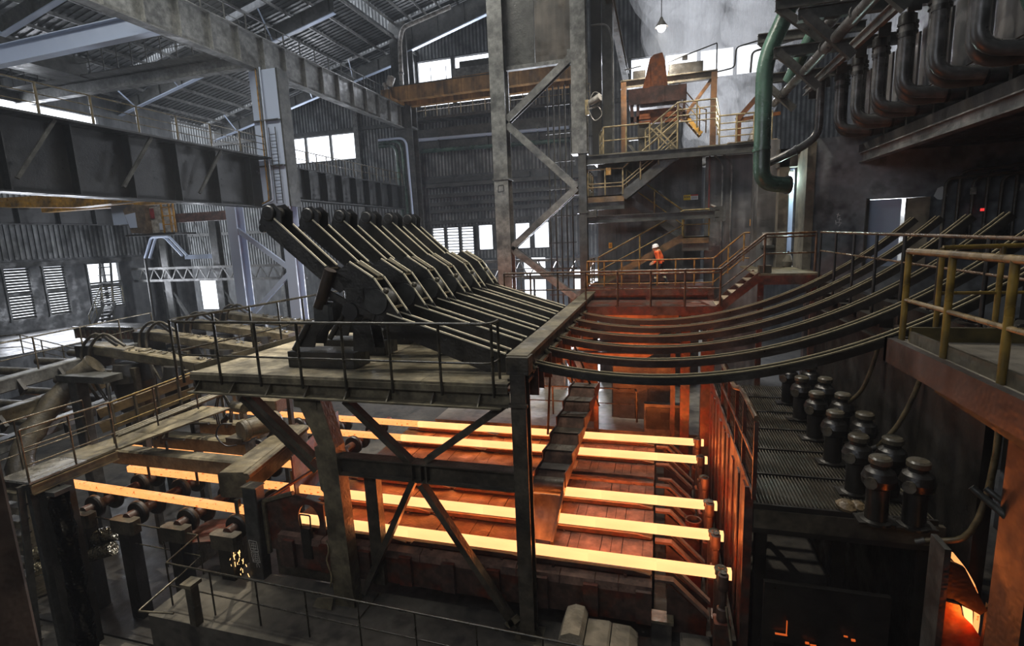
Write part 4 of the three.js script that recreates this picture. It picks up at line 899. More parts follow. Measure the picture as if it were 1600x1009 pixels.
// signs with writing
function sign(label, [x, y, z], w, h, draw) {
  const c = document.createElement('canvas'); c.width = 128; c.height = Math.round((128 * h) / w); draw(c.getContext('2d'), c.width, c.height);
  const tx = new THREE.CanvasTexture(c); tx.colorSpace = THREE.SRGBColorSpace; tx.magFilter = THREE.LinearFilter;
  const m = new THREE.MeshStandardMaterial({ map: tx, roughness: 0.6 }); m.name = 'printed sign face';
  const t = thing('wall_sign', label, 'sign');
  mb().box(x - w / 2, y - h / 2, z - 0.02, x + w / 2, y + h / 2, z, 0.004).build('sign_plate', white, t);
  const f = new THREE.Mesh(new THREE.PlaneGeometry(w * 0.98, h * 0.98), m); f.position.set(x, y, z + 0.004); put(f, 'sign_face', t);
  return rebase(t);
}
sign('small yellow and white warning sign high on the tower wall', [1.42, 11.5, -26.0], 0.66, 0.24, (g, w, h) => { g.fillStyle = '#c9a81e'; g.fillRect(0, 0, w / 2, h); g.fillStyle = '#ddd'; g.fillRect(w / 2, 0, w / 2, h); g.fillStyle = '#b23a2a'; g.fillRect(w / 2, 0, w / 2, h * 0.25); g.fillStyle = '#333'; for (let k = 0; k < 3; k++) { g.fillRect(8 + k * 18, 12, 10, 14); g.fillRect(w / 2 + 6, 18 + k * 9, 50, 3); } });
for (const [l, p] of [['small orange yellow sign on the wall left of the worker', [-2.3, 9.4, -26.0]], ['small orange yellow sign on the wall right of the stair tower', [3.75, 10.2, -23.85]]]) sign(l, p, 0.17, 0.28, (g, w, h) => { g.fillStyle = '#d78f1c'; g.fillRect(0, 0, w, h); g.fillStyle = '#3a2a10'; for (const x of [34, 74]) g.fillRect(x, 50, 18, h - 100); });
tag(mb().box(-2.2, 12.45, -22.98, -1.98, 12.75, -22.95, 0.005).build('yellow_tag', yellow), 'small yellow tag plate on the high landing handrail', 'sign');
{ const t = thing('wall_conduits', 'two pale conduits running up the wall right of the stair tower', 'conduit'); for (const x of [2.55, 2.9]) mb().tube(bend([[x, 8.6, -23.8], [x, 12.7, -23.8], [x - 0.4, 13.1, -23.8]], 0.3, 4), 0.04, 8).build('conduit', steel, t); mb().bar([2.02, 10.9, -23.7], [2.02, 13.0, -23.7], 0.06, 0.1, [0, 0, 1]).build('red_strip', M('dull red paint', '#7a3330'), t); mb().cyl([2.1, 11.0, -23.75], [2.3, 10.9, -23.7], 0.06, 8).build('junction', white, t); rebase(t); }

// ---------------------------------------------------------------- the tundish carriage and its frame on the upper deck
{
  const t = thing('orange_carriage', 'orange and maroon lifting carriage standing on the upper deck', 'carriage');
  const z = -26.6;
  mb().prism([[-0.78, 16.4], [0.35, 16.4], [0.22, 17.5], [0.1, 17.9], [-0.28, 17.85], [-0.45, 17.7], [-0.62, 17.0]].map(([x, y]) => V(x, y, z)), [0, 0, 0.9]).build('mast', carOrange, t);
  for (const x of [-0.5, 0.12]) mb().prism([[x, 16.45], [x + 0.09, 16.45], [x + 0.07, 17.4], [x + 0.02, 17.4]].map(([a, y]) => V(a, y, z + 0.9)), [0, 0, 0.06]).build('mast_rib', carOrange, t);
  mb().box(-1.38, 15.75, z - 0.2, 1.15, 16.42, z + 1.1, 0.03).build('cross_head', carMaroon, t);
  mb().box(-0.45, 15.73, z + 1.1, 0.2, 16.44, z + 1.16).build('centre_plate', carMaroon, t);
  for (const x of [-1.3, 0.72]) { mb().bar([x + 0.08, 14.95, z + 0.9], [x + 0.05, 15.76, z + 0.9], 0.14, 0.2, [0, 0, 1]).build('hanger_leg', carMaroon, t); mb().bar([x + 0.33, 14.95, z + 0.9], [x + 0.33, 15.76, z + 0.9], 0.12, 0.2, [0, 0, 1]).build('hanger_leg', carMaroon, t); mb().box(x, 15.0, z + 0.8, x + 0.45, 15.25, z + 1.0).build('leg_tie', carMaroon, t); }
  mb().box(-0.95, 15.0, z, 0.72, 15.6, z + 0.5, 0.05).build('inner_housing', carOrange, t);
  for (const x of [-0.92, 0.22]) { mb().box(x, 14.85, z + 0.7, x + 0.52, 15.0, z + 1.15, 0.02).build('hook_block', carOrange, t); mb().box(x, 15.08, z + 0.7, x + 0.52, 15.18, z + 1.1, 0.02).build('hook_block', carOrange, t); mb().box(x + 0.02, 15.2, z + 0.72, x + 0.48, 15.32, z + 1.05, 0.02).build('hook_block', carOrange, t); }
  mb().box(-0.98, 14.35, z + 0.2, 0.75, 14.85, z + 1.0, 0.02).build('base_beam', dustyDark, t);
  for (const x of [-0.95, 0.4]) mb().box(x, 13.32, z + 0.2, x + 0.4, 14.4, z + 0.7).build('base_leg', dusty, t);
  rebase(t);
}
{
  const t = thing('carriage_frame', 'brown steel gantry frame round the orange carriage', 'frame');
  const bw = M('brown frame paint', '#7b5a3c', { map: T_grime }), z = -28;
  for (const x of [-1.75, 2.5]) mb().ib([x, 13.3, z], [x, 17.4, z], 0.26, 0.3, [0, 0, 1], 0.04, 0.04).build('frame_post', bw, t);
  mb().ib([-1.9, 17.3, z], [2.65, 17.3, z], 0.26, 0.4, [0, 1, 0], 0.05, 0.05).build('frame_beam', dustyDark, t);
  mb().bar([1.0, 15.3, z], [2.4, 17.1, z], 0.14, 0.16).build('frame_brace', bw, t);
  mb().bar([-1.75, 14.8, z], [-0.9, 13.6, z], 0.12, 0.14).build('frame_brace', steelDark, t);
  mb().box(-1.7, 14.6, z - 0.1, -0.9, 14.75, z + 0.1).build('side_shelf', steelDark, t);
  mb().box(0.4, 17.5, z - 0.6, 2.0, 18.0, z, 0.03).build('roof_box', sooty, t); mb().box(-1.3, 17.5, z - 0.5, -0.7, 17.9, z, 0.03).build('roof_motor', sooty, t); mb().box(1.05, 18.25, z - 0.5, 1.3, 18.45, z - 0.4).build('roof_lamp', sooty, t);
  mb().tube(bend([[-1.7, 18.0, z], [-0.9, 18.1, z]], 0.05), 0.03, 6).build('top_rail', sooty, t);
  mb().tube(bend([[0.3, 18.1, z], [2.6, 18.7, z], [2.6, 17.5, z]], 0.05), 0.03, 6).build('top_rail', sooty, t);
  mb().tube(bend([[2.6, 17.4, z], [3.4, 17.5, z], [3.45, 18.4, z], [6.5, 18.9, z]], 0.2, 5), 0.035, 6).build('cable', steelDark, t);
  mb().tube(bend([[4.1, 17.2, z], [4.15, 18.1, z], [6.5, 18.5, z]], 0.2, 5), 0.05, 8).build('pipe_loop', steel, t);
  rebase(t);
}
const dullYellow = M('dull yellow paint', '#a5802c');
stair('yellow_stair', 'small yellow stair behind the orange carriage', [2.0, 14.7], [0.4, 16.7], -29.2, -28.5, 7, dullYellow, dullYellow, 0.2);
railing('yellow_handrail', 'yellow handrail on the small stair behind the carriage', [[2.2, 14.7, -28.3], [1.9, 14.8, -28.3], [0.4, 16.7, -28.3]], { mat: dullYellow, r: 0.03, pr: 0.03, step: 0.8, mids: [0.55] });
{ const t = thing('orange_bracket', 'brown orange angled bracket frame beside the green pipe', 'frame'); const bw = M('orange brown paint', '#9a5f2c');
  mb().bar([3.2, 13.35, -24.6], [3.2, 14.6, -24.6], 0.2, 0.2, [0, 0, 1]).build('bracket_post', bw, t); mb().bar([3.15, 14.5, -24.6], [4.6, 16.1, -24.6], 0.24, 0.2).build('bracket_arm', bw, t); mb().bar([3.2, 14.5, -24.6], [4.8, 14.6, -24.6], 0.12, 0.14).build('bracket_tie', bw, t);
  mb().lathe([[0, 0], [0.35, 0], [0.4, 0.3], [0.25, 0.7], [0, 0.75]], [4.0, 13.35, -24.8], [0, 1, 0], 14).build('covered_motor', sooty, t); rebase(t); }
// hanging high bay lamps, one in view, the others unseen and added to light deck and tower
[[-13.5, 19.6, -14, 'added unseen lamp to brighten the left end of the storage deck', 1300, 0.5], [0.05, 19.4, -27, 'bright bell shaped lamp hanging high in the smoke', 700], [-1.2, 22.2, -16.5, 'high bay lamp of the row above the tower, left', 270], [2.2, 22.2, -17.5, 'high bay lamp of the row above the tower, right', 240]].forEach(([x, y, z, label, power, cone = 1.15]) => {
  const t = thing('high_bay_lamp', label, 'lamp');
  mb().cyl([x, y + 0.35, z], [x, y > 20 ? 31 : x < -10 ? 31.5 : 32.5, z], 0.02, 6).build('suspension_rod', steel, t);
  mb().lathe([[0.06, 0.42], [0.1, 0.3], [0.3, 0.0], [0.28, 0.0], [0.08, 0.3]], [x, y, z], [0, 1, 0], 18).build('lamp_shade', white, t);
  const bulb = new THREE.Mesh(new THREE.SphereGeometry(0.2, 16, 12), new THREE.MeshStandardMaterial({ color: 0xffffff, emissive: 0xf6fbff, emissiveIntensity: 6 })); bulb.material.name = 'lamp glow'; bulb.position.set(x, y - 0.02, z); put(bulb, 'bulb', t);
  const l = new THREE.SpotLight(0xfff4e2, power, 60, cone, 0.8, 2); l.position.set(x, y - 0.04, z); l.target.position.set(x, 0, z); l.castShadow = true; scene.add(l, l.target);
  rebase(t);
});
{ // smoke drifting up from the ladle, many thin puffs
  const t = thing('smoke', 'pale grey smoke drifting up behind the orange carriage', 'smoke'); t.userData.kind = 'stuff';
  const m = new THREE.MeshPhysicalMaterial({ color: 0xffffff, roughness: 1, transmission: 0.8, thickness: 0, transparent: true, opacity: 0.075, specularIntensity: 0 }); m.name = 'thin smoke';
  const all = [];
  for (let k = 0; k < 26; k++) {
    const f = k / 25, y = 14 + f * 12.5, x = 3.6 + (k % 2 ? 1 : -1) * (0.3 + f * 2.2) + rr(-0.4, 0.4), z = -31 - f * 5 + rr(-1, 1), r = 1.0 + f * 1.5 + rr(-0.2, 0.3);
    const g = new THREE.IcosahedronGeometry(r, 5), P = g.attributes.position;
    for (let i = 0; i < P.count; i++) { const a = P.getX(i), b = P.getY(i), c = P.getZ(i), q = 1 + 0.34 * Math.sin(a * 2.1 / r + k) * Math.cos(b * 2.7 / r + k * 2) + 0.16 * Math.sin(c * 4.2 / r + k * 3) * Math.cos(a * 5.1 / r + k); P.setXYZ(i, a * q + x, b * q * 1.15 + y, c * q + z); }
    g.computeVertexNormals(); all.push(g);
  }
  put(new THREE.Mesh(mergeGeometries(all), m), 'puff', t); stuff(t.children[0]);
}

// ---------------------------------------------------------------- the worker
{
  const t = thing('person', 'worker in a white helmet and orange jacket walking left along the platform', 'person');
  const B = [ // bone: a, b, radius a, radius b (metres, local; the worker faces -x)
    [[0.02, 0.98, 0], [-0.02, 1.2, 0], 0.155, 0.15], [[-0.02, 1.2, 0], [-0.1, 1.4, 0], 0.15, 0.15], [[-0.1, 1.42, 0], [-0.17, 1.52, 0], 0.075, 0.065],
    [[-0.09, 1.4, -0.15], [-0.09, 1.4, 0.15], 0.085, 0.085],
    [[0.02, 0.95, 0.08], [-0.16, 0.52, 0.09], 0.1, 0.065], [[-0.16, 0.52, 0.09], [-0.2, 0.09, 0.1], 0.065, 0.045], [[-0.2, 0.07, 0.1], [-0.36, 0.045, 0.1], 0.05, 0.04],
    [[0.02, 0.95, -0.08], [0.08, 0.52, -0.09], 0.1, 0.065], [[0.08, 0.52, -0.09], [0.3, 0.14, -0.1], 0.065, 0.045], [[0.3, 0.12, -0.1], [0.18, 0.045, -0.1], 0.05, 0.04],
    [[-0.09, 1.4, 0.2], [-0.04, 1.14, 0.24], 0.062, 0.05], [[-0.04, 1.14, 0.24], [-0.22, 0.98, 0.16], 0.048, 0.035], [[-0.22, 0.98, 0.16], [-0.29, 0.93, 0.12], 0.038, 0.03],
    [[-0.09, 1.4, -0.2], [-0.08, 1.14, -0.24], 0.062, 0.05], [[-0.08, 1.14, -0.24], [-0.26, 1.02, -0.14], 0.048, 0.035], [[-0.26, 1.02, -0.14], [-0.32, 0.97, -0.08], 0.038, 0.03],
    [[-0.2, 1.56, 0], [-0.19, 1.63, 0], 0.095, 0.1], [[-0.24, 1.51, 0], [-0.21, 1.56, 0], 0.06, 0.08]];
  for (let f = 0; f < 4; f++) B.push([[-0.29, 0.93 + 0.012 * (f - 1.5), 0.12 - 0.012 * f], [-0.36, 0.9 + 0.014 * (f - 1.5), 0.1 - 0.012 * f], 0.012, 0.01], [[-0.32, 0.97 + 0.012 * (f - 1.5), -0.08 + 0.012 * f], [-0.385, 0.93 + 0.014 * (f - 1.5), -0.05 + 0.01 * f], 0.012, 0.01]);
  const field = (x, y, z) => {
    let s = 0;
    for (const [a, b, ra, rb] of B) {
      const dx = b[0] - a[0], dy = b[1] - a[1], dz = b[2] - a[2], L = dx * dx + dy * dy + dz * dz;
      const h = clamp(((x - a[0]) * dx + (y - a[1]) * dy + (z - a[2]) * dz) / L), ex = x - a[0] - dx * h, ey = y - a[1] - dy * h, ez = z - a[2] - dz * h;
      s += Math.exp(-(Math.sqrt(ex * ex + ey * ey + ez * ez) - ra - (rb - ra) * h) * 60);
    }
    return -Math.log(Math.max(s, 1e-30)) / 60;
  };
  // surface of the field, one watertight skin, by marching tetrahedra
  const lo = [-0.5, -0.01, -0.36], n = [56, 100, 44], c = 0.0176, F = new Float32Array(n[0] * n[1] * n[2]), at = (i, j, k) => (k * n[1] + j) * n[0] + i;
  for (let k = 0; k < n[2]; k++) for (let j = 0; j < n[1]; j++) for (let i = 0; i < n[0]; i++) F[at(i, j, k)] = field(lo[0] + i * c, lo[1] + j * c, lo[2] + k * c);
  const P = [], Nn = [], C = [], e = 0.004;
  const jacket = lin('#e0602a'), dark = lin('#22242a'), skin = lin('#b98a6a'), strip = lin('#c9c6a8'), boot = lin('#1a1815');
  const colour = (x, y, z) => { if (y > 1.47) return skin; if (x < -0.255 && y > 0.85) return skin; if (y > 1.0 || (Math.abs(z) > 0.16 && y > 0.93)) return jacket; if (y > 0.3 && y < 0.37) return strip; return y < 0.13 ? boot : dark; };
  const add = (v) => { P.push(...v); const g = [0, 1, 2].map((d) => { const a = v.slice(), b = v.slice(); a[d] += e; b[d] -= e; return field(...a) - field(...b); }), L = Math.hypot(...g) || 1; Nn.push(g[0] / L, g[1] / L, g[2] / L); const q = colour(...v); C.push(q.r, q.g, q.b); };
  const T = [[0, 5, 1, 6], [0, 1, 2, 6], [0, 2, 3, 6], [0, 3, 7, 6], [0, 7, 4, 6], [0, 4, 5, 6]], O = [[0, 0, 0], [1, 0, 0], [1, 1, 0], [0, 1, 0], [0, 0, 1], [1, 0, 1], [1, 1, 1], [0, 1, 1]];
  for (let k = 0; k < n[2] - 1; k++) for (let j = 0; j < n[1] - 1; j++) for (let i = 0; i < n[0] - 1; i++) {
    const v = O.map((o) => F[at(i + o[0], j + o[1], k + o[2])]);
    if (v.every((q) => q > 0) || v.every((q) => q < 0)) continue;
    const p = O.map((o) => [lo[0] + (i + o[0]) * c, lo[1] + (j + o[1]) * c, lo[2] + (k + o[2]) * c]);
    const mix = (a, b) => { const f = v[a] / (v[a] - v[b]); return p[a].map((q, d) => q + (p[b][d] - q) * f); };
    for (const q of T) {
      const inn = q.filter((a) => v[a] < 0), out = q.filter((a) => v[a] >= 0);
      let tr = [];
      if (inn.length === 1) tr = [[mix(inn[0], out[0]), mix(inn[0], out[1]), mix(inn[0], out[2])]];
      else if (inn.length === 3) tr = [[mix(out[0], inn[0]), mix(out[0], inn[1]), mix(out[0], inn[2])]];
      else if (inn.length === 2) { const a = mix(inn[0], out[0]), b = mix(inn[0], out[1]), d = mix(inn[1], out[1]), g = mix(inn[1], out[0]); tr = [[a, b, d], [a, d, g]]; }
      for (const w of tr) { // face outward
        const u1 = w[1].map((q2, d) => q2 - w[0][d]), u2 = w[2].map((q2, d) => q2 - w[0][d]), nn = [u1[1] * u2[2] - u1[2] * u2[1], u1[2] * u2[0] - u1[0] * u2[2], u1[0] * u2[1] - u1[1] * u2[0]];
        const m = w[0].map((q2, d) => (q2 + w[1][d] + w[2][d]) / 3), g = [0, 1, 2].map((d) => { const a = m.slice(), b = m.slice(); a[d] += e; b[d] -= e; return field(...a) - field(...b); });
        const ww = nn[0] * g[0] + nn[1] * g[1] + nn[2] * g[2] < 0 ? [w[0], w[2], w[1]] : w;
        ww.forEach(add);
      }
    }
  }
  const g = new THREE.BufferGeometry(); g.setAttribute('position', new THREE.Float32BufferAttribute(P, 3)); g.setAttribute('normal', new THREE.Float32BufferAttribute(Nn, 3)); g.setAttribute('color', new THREE.Float32BufferAttribute(C, 3));
  const m = new THREE.MeshStandardMaterial({ vertexColors: true, roughness: 0.85 }); m.name = 'work clothes and skin';
  put(new THREE.Mesh(mergeVertices(g, 1e-4), m), 'body', t);
  // helmet, face details
  const hm = new MB(); hm.lathe([[0.135, 0], [0.132, 0.05], [0.115, 0.1], [0.08, 0.135], [0.03, 0.15], [0, 0.152]], [-0.185, 1.62, 0], [-0.22, 1, 0], 18); hm.lathe([[0.13, -0.004], [0.16, -0.012], [0.16, -0.004], [0.13, 0.006]], [-0.195, 1.622, 0], [-0.22, 1, 0], 18);
  hm.build('helmet', M('white helmet shell', '#f4f4f4', { map: null, rough: 0.4, bump: 0 }), t);
  mb().lathe([[0, 0], [0.014, 0.004], [0.01, 0.03], [0, 0.034]], [-0.29, 1.56, 0], [-1, -0.2, 0], 8).build('nose', M('skin', '#b98a6a'), t);
  for (const z of [-0.035, 0.035]) mb().lathe([[0, 0], [0.01, 0.002], [0, 0.008]], [-0.282, 1.59, z], [-1, 0, 0], 8).build('eye', sooty, t);
  mb().box(-0.296, 1.515, -0.022, -0.285, 1.521, 0.022).build('mouth', M('lips', '#7a4a3f'), t);
  for (const z of [-0.1, 0.1]) mb().lathe([[0, 0], [0.02, 0.004], [0.03, 0.01], [0, 0.014]], [-0.18, 1.575, z], [0, 0, Math.sign(z)], 8).build('ear', M('skin', '#b98a6a'), t);
  mb().box(-0.44, 0.86, -0.05, -0.33, 0.94, 0.1, 0.01).build('held_paper', white, t);
  t.position.set(0.05, 7.71, -23.0);
}

const casterWall = M('grey sooty render', '#a2abb8', { map: T_conc });
// ---------------------------------------------------------------- right side: casting building, wall with doorway, pipes
struct(mb().box(4.75, 2, -19.4, 6.35, 12.7, -19.1).build('wall_caster', casterWall));
struct(mb().box(7.9, 2, -19.4, 14, 12.7, -19.1).build('wall_caster', casterWall));
struct(mb().box(6.35, 10.72, -19.4, 7.9, 12.7, -19.1).build('wall_caster', casterWall));
struct(mb().box(6.35, 2, -19.4, 7.9, 8.6, -19.1).build('wall_caster', casterWall));
{ const t = struct(put(new THREE.Group(), 'door_1', scene));
  mb().box(6.3, 8.6, -19.2, 6.38, 10.75, -19.02).build('door_frame', steelDark, t); mb().box(6.38, 8.6, -19.3, 7.32, 10.7, -19.22).build('door_leaf', steelBlue, t);
  mb().box(6.9, 9.6, -19.22, 7.1, 9.65, -19.18).build('door_handle', steel, t); mb().prism([[7.42, 8.6, -19.2], [7.9, 8.6, -18.9], [7.9, 10.7, -18.9], [7.42, 10.7, -19.2]], [0.02, 0, 0.06]).build('door_leaf', concrete, t); }
{ const t = thing('added_room_lamp', 'added unseen lamp that brightens the room behind the doorway slit', 'lamp'); const b = new THREE.Mesh(new THREE.SphereGeometry(0.08, 12, 8), new THREE.MeshStandardMaterial({ color: 0xffffff, emissive: 0xeef6ff, emissiveIntensity: 5 })); b.material.name = 'lamp glow'; b.position.set(7.3, 11.2, -20.2); put(b, 'bulb', t); mb().cyl([7.3, 11.25, -20.2], [7.3, 12.1, -20.2], 0.02, 6).build('rod', steel, t); const l = new THREE.PointLight(0xe6f0ff, 60, 10, 2); l.position.set(7.3, 11.2, -20.2); l.castShadow = true; scene.add(l); rebase(t); }  // unseen lamp added so that the doorway slit shows bright
struct(mb().box(6.0, 8.5, -21.2, 8.4, 12, -21.0).build('wall_back_room', white));
struct(mb().box(6.0, 12.1, -21.2, 8.4, 12.3, -19.4).build('ceiling_room', white));
{ // recess with pale jambs
  const t = struct(put(new THREE.Group(), 'door_2', scene));
  mb().box(4.0, 8.5, -20.6, 4.3, 12.6, -20.2).build('jamb', concrete, t); mb().box(4.55, 8.5, -20.2, 4.8, 12.6, -19.0).build('jamb', concrete, t); mb().box(3.95, 12.0, -20.6, 4.8, 12.6, -20.2).build('lintel', concreteDark, t);
  mb().box(4.3, 8.5, -20.9, 4.6, 12.0, -20.8).build('door_leaf', steelBlue, t); mb().box(4.4, 8.5, -20.78, 4.44, 12, -20.72).build('door_seam', steelDark, t); mb().box(4.3, 9.6, -20.8, 4.36, 9.7, -20.74).build('door_handle', steel, t); }
struct(mb().box(3.4, 8.5, -22.0, 4.05, 13, -20.6).build('wall_return', wallPaint));
{ const t = thing('recess_lamp', 'small lamp glowing at the top of the recess beside the big green pipe', 'lamp');
  const b = new THREE.Mesh(new THREE.BoxGeometry(0.16, 0.1, 0.06), new THREE.MeshStandardMaterial({ color: 0xffffff, emissive: 0xdffff4, emissiveIntensity: 3 })); b.material.name = 'lamp glow'; b.position.set(4.42, 11.8, -20.6); put(b, 'lamp_glass', t); mb().box(4.32, 11.85, -20.75, 4.52, 11.9, -20.55).build('lamp_hood', steelDark, t);
  const l = new THREE.PointLight(0xdffff4, 10, 12, 2); l.position.set(4.42, 11.6, -20.5); l.castShadow = true; scene.add(l); rebase(t); }
{ const t = thing('wall_bin', 'white round bin on a bracket left of the recess', 'bin'); mb().lathe([[0, 0], [0.16, 0], [0.2, 0.45], [0, 0.45]], [3.75, 9.35, -20.4], [0, 1, 0], 14).build('bin_body', white, t); mb().box(3.55, 9.25, -20.6, 3.95, 9.35, -20.2).build('bin_bracket', steelDark, t); rebase(t); }
{ const t = thing('paint_sack', 'pale sack leaning in the recess', 'sack'); mb().lathe([[0, 0], [0.18, 0.02], [0.2, 0.2], [0.12, 0.42], [0.05, 0.5], [0, 0.5]], [4.35, 8.56, -20.3], [0.1, 1, 0], 12).build('sack_body', concrete, t); mb().cyl([4.4, 9.05, -20.3], [4.42, 9.12, -20.3], 0.04, 8).build('sack_tie', sooty, t); rebase(t); }

// big green downpipe and its companions
{ const t = thing('green_downpipe', 'thick green pipe coming down and bending to the wall beside the landing', 'pipe');
  mb().tube(bend([[4.35, 18.0, -18.0], [3.02, 14.9, -18.0], [3.05, 11.35, -18.0], [3.9, 11.25, -18.3]], 0.55, 7), 0.24, 20).build('pipe_run', greenPipe, t);
  mb().cyl([3.02, 12.4, -18], [3.03, 12.32, -18], 0.27, 20).build('pipe_band', greenPipe, t); mb().lathe([[0, 0], [0.28, 0], [0.28, 0.08], [0, 0.08]], [3.82, 11.26, -18.28], [1, 0, -0.3], 18).build('end_flange', steelDark, t); rebase(t); }
{ const t = thing('green_downpipe', 'second green pipe slanting up behind the first one', 'pipe'); mb().tube(bend([[5.6, 18.2, -18.6], [4.4, 15.6, -18.6], [4.0, 14.6, -19.4]], 0.5, 6), 0.2, 16).build('pipe_run', greenPipe, t); mb().cyl([4.95, 16.8, -18.6], [4.9, 16.7, -18.6], 0.23, 16).build('pipe_band', greenPipe, t); rebase(t); }
{ const t = thing('header_pipe', 'long grey header pipe running along above the pipe bends', 'pipe'); mb().tube([[4.0, 14.4, -21.6], [4.0, 14.3, -9]], 0.13, 14).build('pipe_run', pipeGrey, t); for (let k = 0; k < 5; k++) mb().cyl([4.0, 14.4, -20 + k * 2.2], [4.0, 14.4, -19.9 + k * 2.2], 0.16, 14).build('pipe_band', steelDark, t); rebase(t); }
{ const t = thing('header_pipe', 'upper grey header pipe above and behind the long one', 'pipe'); mb().tube([[4.6, 15.6, -22], [4.6, 15.6, -10]], 0.15, 14).build('pipe_run', pipeGrey, t); for (let k = 0; k < 4; k++) mb().cyl([4.6, 15.6, -20 + k * 2.2], [4.6, 15.6, -19.9 + k * 2.2], 0.18, 14).build('pipe_band', steelDark, t); rebase(t); }
{ const t = thing('truss_gantry', 'dark zigzag bracket girder carrying the header pipes', 'frame');
  for (let k = 0; k < 4; k++) { const z = -20.5 + k * 2.8; mb().ib([3.2, 15.0, z], [6.4, 15.0, z], 0.2, 0.3).build('cross_beam', steelDark, t); mb().ib([3.2, 16.3, z], [6.4, 16.3, z], 0.2, 0.3).build('cross_beam', steelDark, t); mb().bar([3.3, 16.2, z], [4.6, 15.1, z], 0.16, 0.2).build('diagonal', steelDark, t); mb().bar([3.3, 15.0, z + 0.1], [4.4, 13.9, z + 0.1], 0.16, 0.2).build('diagonal', steelDark, t); }
  rebase(t); }
{ const t = thing('pipe_ledge_beam', 'long sloping looking steel channel along the top of the pipe bends', 'beam'); mb().ext([5.0, 14.66, -21.5], [5.0, 14.6, -8], csec(0.12, 0.26, 0.03)).build('channel', steel, t); for (let k = 0; k < 9; k++) mb().box(4.95, 14.3, -21 + k * 1.5, 5.2, 14.6, -20.95 + k * 1.5).build('cleat', steelDark, t); rebase(t); }
{ const t = thing('lower_pipe', 'thin pale grey pipe bending down from the wall towards the green pipe', 'pipe'); mb().tube(bend([[4.75, 14.3, -18.7], [4.75, 12.75, -18.7], [4.3, 12.4, -18.7], [3.35, 12.0, -18.7]], 0.45, 6), 0.12, 14).build('pipe_run', pipeGrey, t); mb().cyl([4.2, 12.36, -18.7], [4.12, 12.32, -18.7], 0.15, 14).build('pipe_band', steelDark, t); rebase(t); }
{ // down pipes with bellows and elbows, two for each strand
  const mk = () => {
    const t = thing('cooling_pipe', 'sooty cooling pipe with a flanged joint and an elbow, ', 'pipe', 'row of cooling pipes above the casting bay'), z = 0;
    mb().tube(bend([[5.3, 14.5, z], [5.3, 12.72, z], [7.2, 12.78, z]], 0.42, 7), 0.165, 14).build('pipe_run', pipeGrey, t);
    for (const y of [14.1, 14.2, 14.3]) mb().cyl([5.3, y, z], [5.3, y + 0.05, z], 0.2, 14).build('joint_flange', sooty, t);
    mb().cyl([6.1, 12.74, z], [6.16, 12.74, z], 0.17, 14).build('pipe_band', sooty, t);
    mb().cyl([5.12, 13.95, z + 0.1], [5.3, 13.95, z + 0.05], 0.05, 8).build('drain_stub', sooty, t);
    return rebase(t);
  };
  const mk2 = () => {
    const t = thing('feed_pipe', 'slimmer feed pipe bending under the cooling pipe, ', 'pipe', 'row of feed pipes above the casting bay');
    mb().tube(bend([[5.1, 14.4, 0], [5.1, 12.8, 0], [5.9, 12.7, 0.05]], 0.35, 6), 0.125, 12).build('pipe_run', pipeGrey, t);
    mb().cyl([5.1, 13.9, 0], [5.1, 14.0, 0], 0.14, 12).build('joint_flange', sooty, t); mb().cyl([5.1, 14.15, 0], [5.1, 14.35, 0], 0.16, 12).build('valve_body', sooty, t);
    return rebase(t);
  };
  const a = mk(), b = mk2(), w = ['farthest', 'second farthest', 'third farthest', 'third nearest', 'second nearest', 'nearest'];
  const la = a.userData.label, lb = b.userData.label;
  w.forEach((k, i) => { const z = -18.6 + i * 1.42; const p = i ? dup(a, [0, 0, z + 18.6], la + k + ' of the row') : a, q = i ? dup(b, [0, 0, z + 18.6], lb + k + ' of the row') : b; if (!i) { a.position.z += z; b.position.z += z + 0.48; a.userData.label = la + k + ' of the row'; b.userData.label = lb + k + ' of the row'; } });
}
{ const t = thing('green_elbow_pipe', 'pair of green pipe bends at the upper right corner', 'pipe'); for (const [z, r] of [[-9.9, 0.17], [-9.2, 0.16]]) mb().tube(bend([[5.2, 15.5, z], [5.2, 12.85, z], [7.4, 12.9, z]], 0.5, 7), r, 16).build('pipe_bend', greenPipe, t); rebase(t); }
{ const t = thing('pipe_plates', 'grey plate panels behind the row of cooling pipes', 'panel'); for (let k = 0; k < 7; k++) mb().box(5.75, 12.95, -19 + k * 1.42, 5.8, 14.3, -17.75 + k * 1.42).build('plate', wallPaint, t); rebase(t); }
{ const t = thing('bay_edge_beam', 'long grey channel beam under the pipe elbows along the casting bay', 'beam'); mb().ib([6.1, 12.0, -18.95], [6.1, 12.0, -5], 0.24, 0.3, [0, 1, 0], 0.03, 0.03).build('beam_section', steel, t); for (let k = 0; k < 6; k++) mb().bar([6.3, 12.1, -18 + k * 1.42], [6.3, 12.75, -18 + k * 1.42], 0.08, 0.1, [0, 0, 1]).build('pipe_support', steelDark, t); rebase(t); }
struct(mb().box(6.0, 12.16, -19.1, 14, 12.4, 0).build('ceiling_slab', sooty));
struct(mb().box(7.4, 12.4, -19.4, 7.7, 24, 0).build('wall_pipe_bay', sooty));
struct(mb().box(10.6, 0, -19.1, 11, 12.2, 0).build('wall_bay', sooty));
